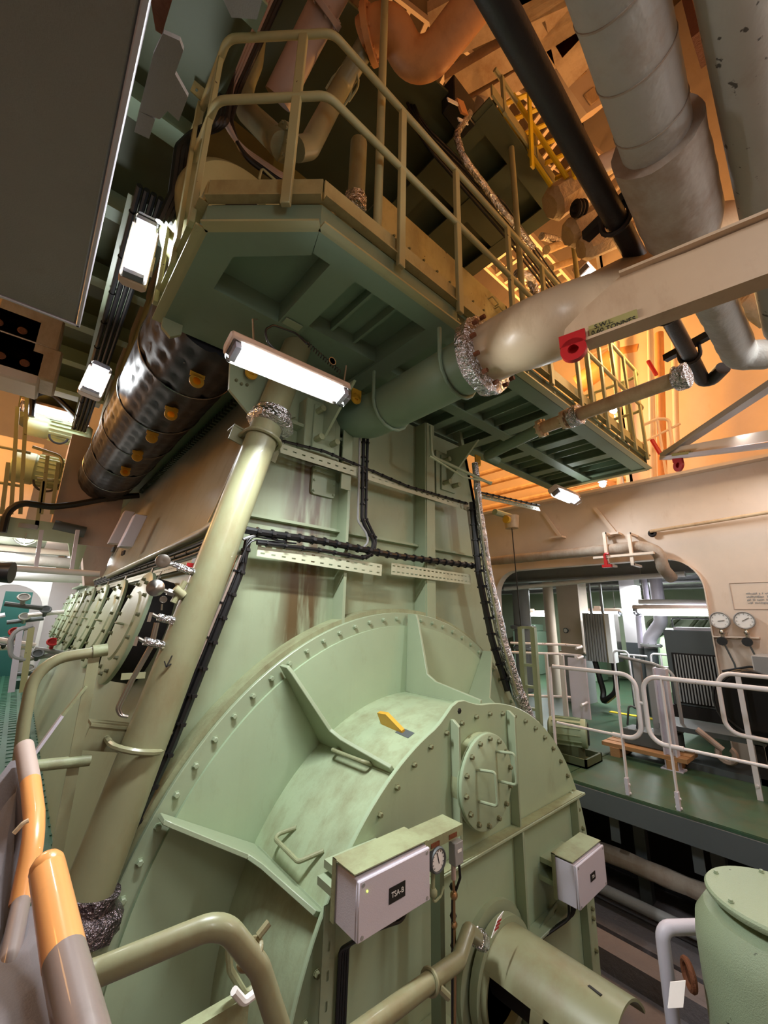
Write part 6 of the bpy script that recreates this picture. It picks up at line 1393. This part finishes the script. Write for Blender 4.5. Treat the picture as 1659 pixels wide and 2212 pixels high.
def pmotor(label, px, py, L, r, y):
    c = at(px, py, y=y); t = thing('electric_motor', label, 'motor', c)
    m = MB(); m.lathe(c-V((L/2, 0, 0)), (1, 0, 0), [(0, r*.5), (.02, r), (L*.3, r), (L*.32, r*.94), (L*.95, r*.94), (L, r*.8), (L, 0)], 24); m.build('body', 'motor_green', t)
    m = MB()
    for k in range(20):
        a = 2*PI*k/20; m.obox(c+V((L*.12, r*.98*math.cos(a), r*.98*math.sin(a))), (L*.28, 0, 0), V((0, math.cos(a), math.sin(a)))*.02, V((0, -math.sin(a), math.cos(a)))*.006)
    m.build('fins', 'motor_green', t); m = MB(); m.torus(c+V((0, -r, -r*.9)), (0, 1, 0), r*.6, .018, 20, 6, PI*.5, PI*1.5, (0, 0, 1)); m.build('cable_loop', 'black', t); return t
pmotor('green horizontal motor behind the left railing, lower one', 105, 1020, 1.0, .27, 8.9)
pmotor('green horizontal motor under the long lamp, upper one', 130, 930, .95, .22, 9.3)
b = MB(); c = at(118, 890, y=9.6); b.lathe(c+V((0, 0, -.35)), (0, 0, 1), [(0, .5), (.7, .55)], 28); o = b.build('drum', 'green_dark'); tag(o, 'dark green open drum housing around the long far lamp', 'drum')
cable('cable', 'thick black cable arching over the far lamp', [at(68, 900, y=8.9), at(70, 850, y=8.9), at(110, 846, y=8.9), at(165, 900, y=8.9)], .05, fil=.25)
# orange boxes on the far port wall and slanted panels
for k, (px, py) in enumerate(((20, 715), (25, 785), (70, 712), (65, 780))):
    c = at(px, py, y=5.2); b = MB(); b.box(c+V((-.28, -.1, -.2)), c+V((.24, .3, .18))); o = b.build('port_box', 'cream_dirty' if k > 1 else 'cream', bev=.02); tag(o, 'orange-lit box at the far left under the duct, %s' % ('upper with two holes', 'lower with two holes', 'upper plain', 'lower plain')[k], 'box')
    if k < 2:
        for s in (-.08, .1): q_ = MB(); q_.lathe(c+V((s, -.1, 0)), (0, -1, 0), [(0, .04), (.01, .03), (.01, 0)], 14); q_.build('hole', 'rust', o)
b = MB(); b.box((-1.15, 7.6, 2.9), (-.85, 7.9, 4.4)); o = b.build('square_duct', 'cream', bev=.02); tag(o, 'square orange-lit trunk rising at the far left', 'duct')
b = MB(); b.box((-3.2, 9.9, 2.9), (-.2, 10.0, 4.6)); o = struct(b.build('wall_port_upper', 'cream'))
# white pipes along the port overhead
for k, (py0, py1, y_, r_, mt) in enumerate(((1222, 1240, 7.6, .045, 'white'), (1200, 1222, 9.0, .09, 'lagging'), (1178, 1200, 9.4, .05, 'cream'), (1165, 1170, 9.8, .16, 'cream_dirty'), (1235, 1248, 9.6, .12, 'white'))):
    pipe('overhead_pipe', ('white pipe with a joint low across the port side', 'fat lagged pipe across the port side', 'thin cream pipe above the fat lagged one', 'brown header pipe at the top of the port pipes', 'grey-white duct pipe behind the port pipes')[k], [at(-60, py0, y=y_), at(215, py1, y=y_)], r_, mt, 0, n=14)
for k, px in enumerate((84, 162)):
    c0_, c1_ = at(px+6, 1145, y=7.9), at(px-8, 1235, y=7.9); b = MB(); b.bar(c0_, c1_, .05, .05); o = b.build('pipe_hanger', 'lilac'); tag(o, 'pale flat hanger across the port pipes, %s' % ('left', 'right')[k], 'hanger')
b = MB(); c = at(4, 1236, y=6.8); b.lathe(c, (1, -.3, 0), [(-.2, .1), (.1, .13), (.1, .0)], 18); o = b.build('horn', 'black'); tag(o, 'black horn mouth at the far left edge', 'horn')
# port walkway far rail and clutter
rr_ = thing('walkway_railing', 'grey railing loop on the far port walkway', 'railing', at(50, 1480, z=0))
yf_ = 6.5
for zz in (0, 1):
    b = MB(); b.tube([at(72, 1352-0, y=yf_), at(35, 1362, y=yf_), at(22, 1385, y=yf_), at(25, 1420, y=yf_), at(55, 1425, y=yf_)], .03, 10, .1); 
b.build('loop', 'grey', rr_)
for px in (62, 38): b = MB(); b.bar(at(px+6, 1355, y=yf_), at(px-14, 1495, y=yf_), .05, .06); b.build('post', 'rail_green' if px == 62 else 'lilac', rr_)
b = MB(); b.box(at(20, 1490, y=6.6), at(48, 1470, y=6.6)+V((0, .2, 0))); b.build('foot_plate', 'teal', rr_)
random.seed(3)
VL = ('black-wheeled valve at the far left edge of the port background', 'steel valve low in the port background by the walkway', 'red-wheeled valve in the port background', 'grey valve highest in the port background', 'dark valve just left of the far arch', 'dark valve beside the far railing loop', 'steel valve above the far railing loop', 'red valve wheel nearest the relief doors')
for k in range(8):
    px = (6, 60, 30, 48, 95, 78, 50, 110)[k]; py = (1400, 1455, 1380, 1305, 1330, 1425, 1345, 1400)[k]; c = at(px, py, y=random.uniform(7.8, 9.8))
    t = thing('valve', VL[k], 'valve', c, 'valves in the port background')
    m = MB(); m.cyl(c+V((-.2, 0, 0)), c+V((.25, 0, random.uniform(-.1, .1))), .035, 8); m.build('pipe', random.choice(['grey', 'white', 'grey_dark']), t)
    m = MB(); m.cyl(c, c+V((0, -.1, .1)), .03, 8); m.torus(c+V((0, -.1, .1)), (0, -1, 1), .07, .014, 12, 6); m.build('hand_wheel', ('black', 'steel', 'red', 'grey', 'grey_dark', 'grey_dark', 'steel', 'red')[k], t)
for k in range(6):
    y_ = 8+.3*k; x_ = -1.3+.17*k
    pipe('port_pipe', 'upright pipe in the cluttered port background, %s from the left' % ('first', 'second', 'third', 'fourth', 'fifth', 'sixth')[k], [(x_, y_, 0), (x_, y_, 1.1+.1*(k % 3)), (x_+.3, y_, 1.2+.1*(k % 3))], .04, ('white', 'grey', 'steel', 'grey_dark', 'white', 'lilac')[k], .1, n=10)
bb = MB(); bb.box((-2.2, 8.8, 0), (-.9, 9.6, .9)); o = bb.build('port_machine', 'grey_dark', bev=.03); tag(o, 'dark machine block standing in the port background', 'machine')
# box with red label on the engine side ledge
c = side(425, 1222, .1); b = MB(); b.obox(c, (.02, 0, 0), (0, .05, 0), (0, 0, .05)); o = b.build('control_box', 'black', bev=.005); tag(o, 'small black box with a red label at the slanting pipe', 'box')
b = MB(); b.obox(at(415, 1222, y=2.42), (.03, 0, 0), (0, .003, 0), (0, 0, .014)); b.build('red_label', 'red', o)
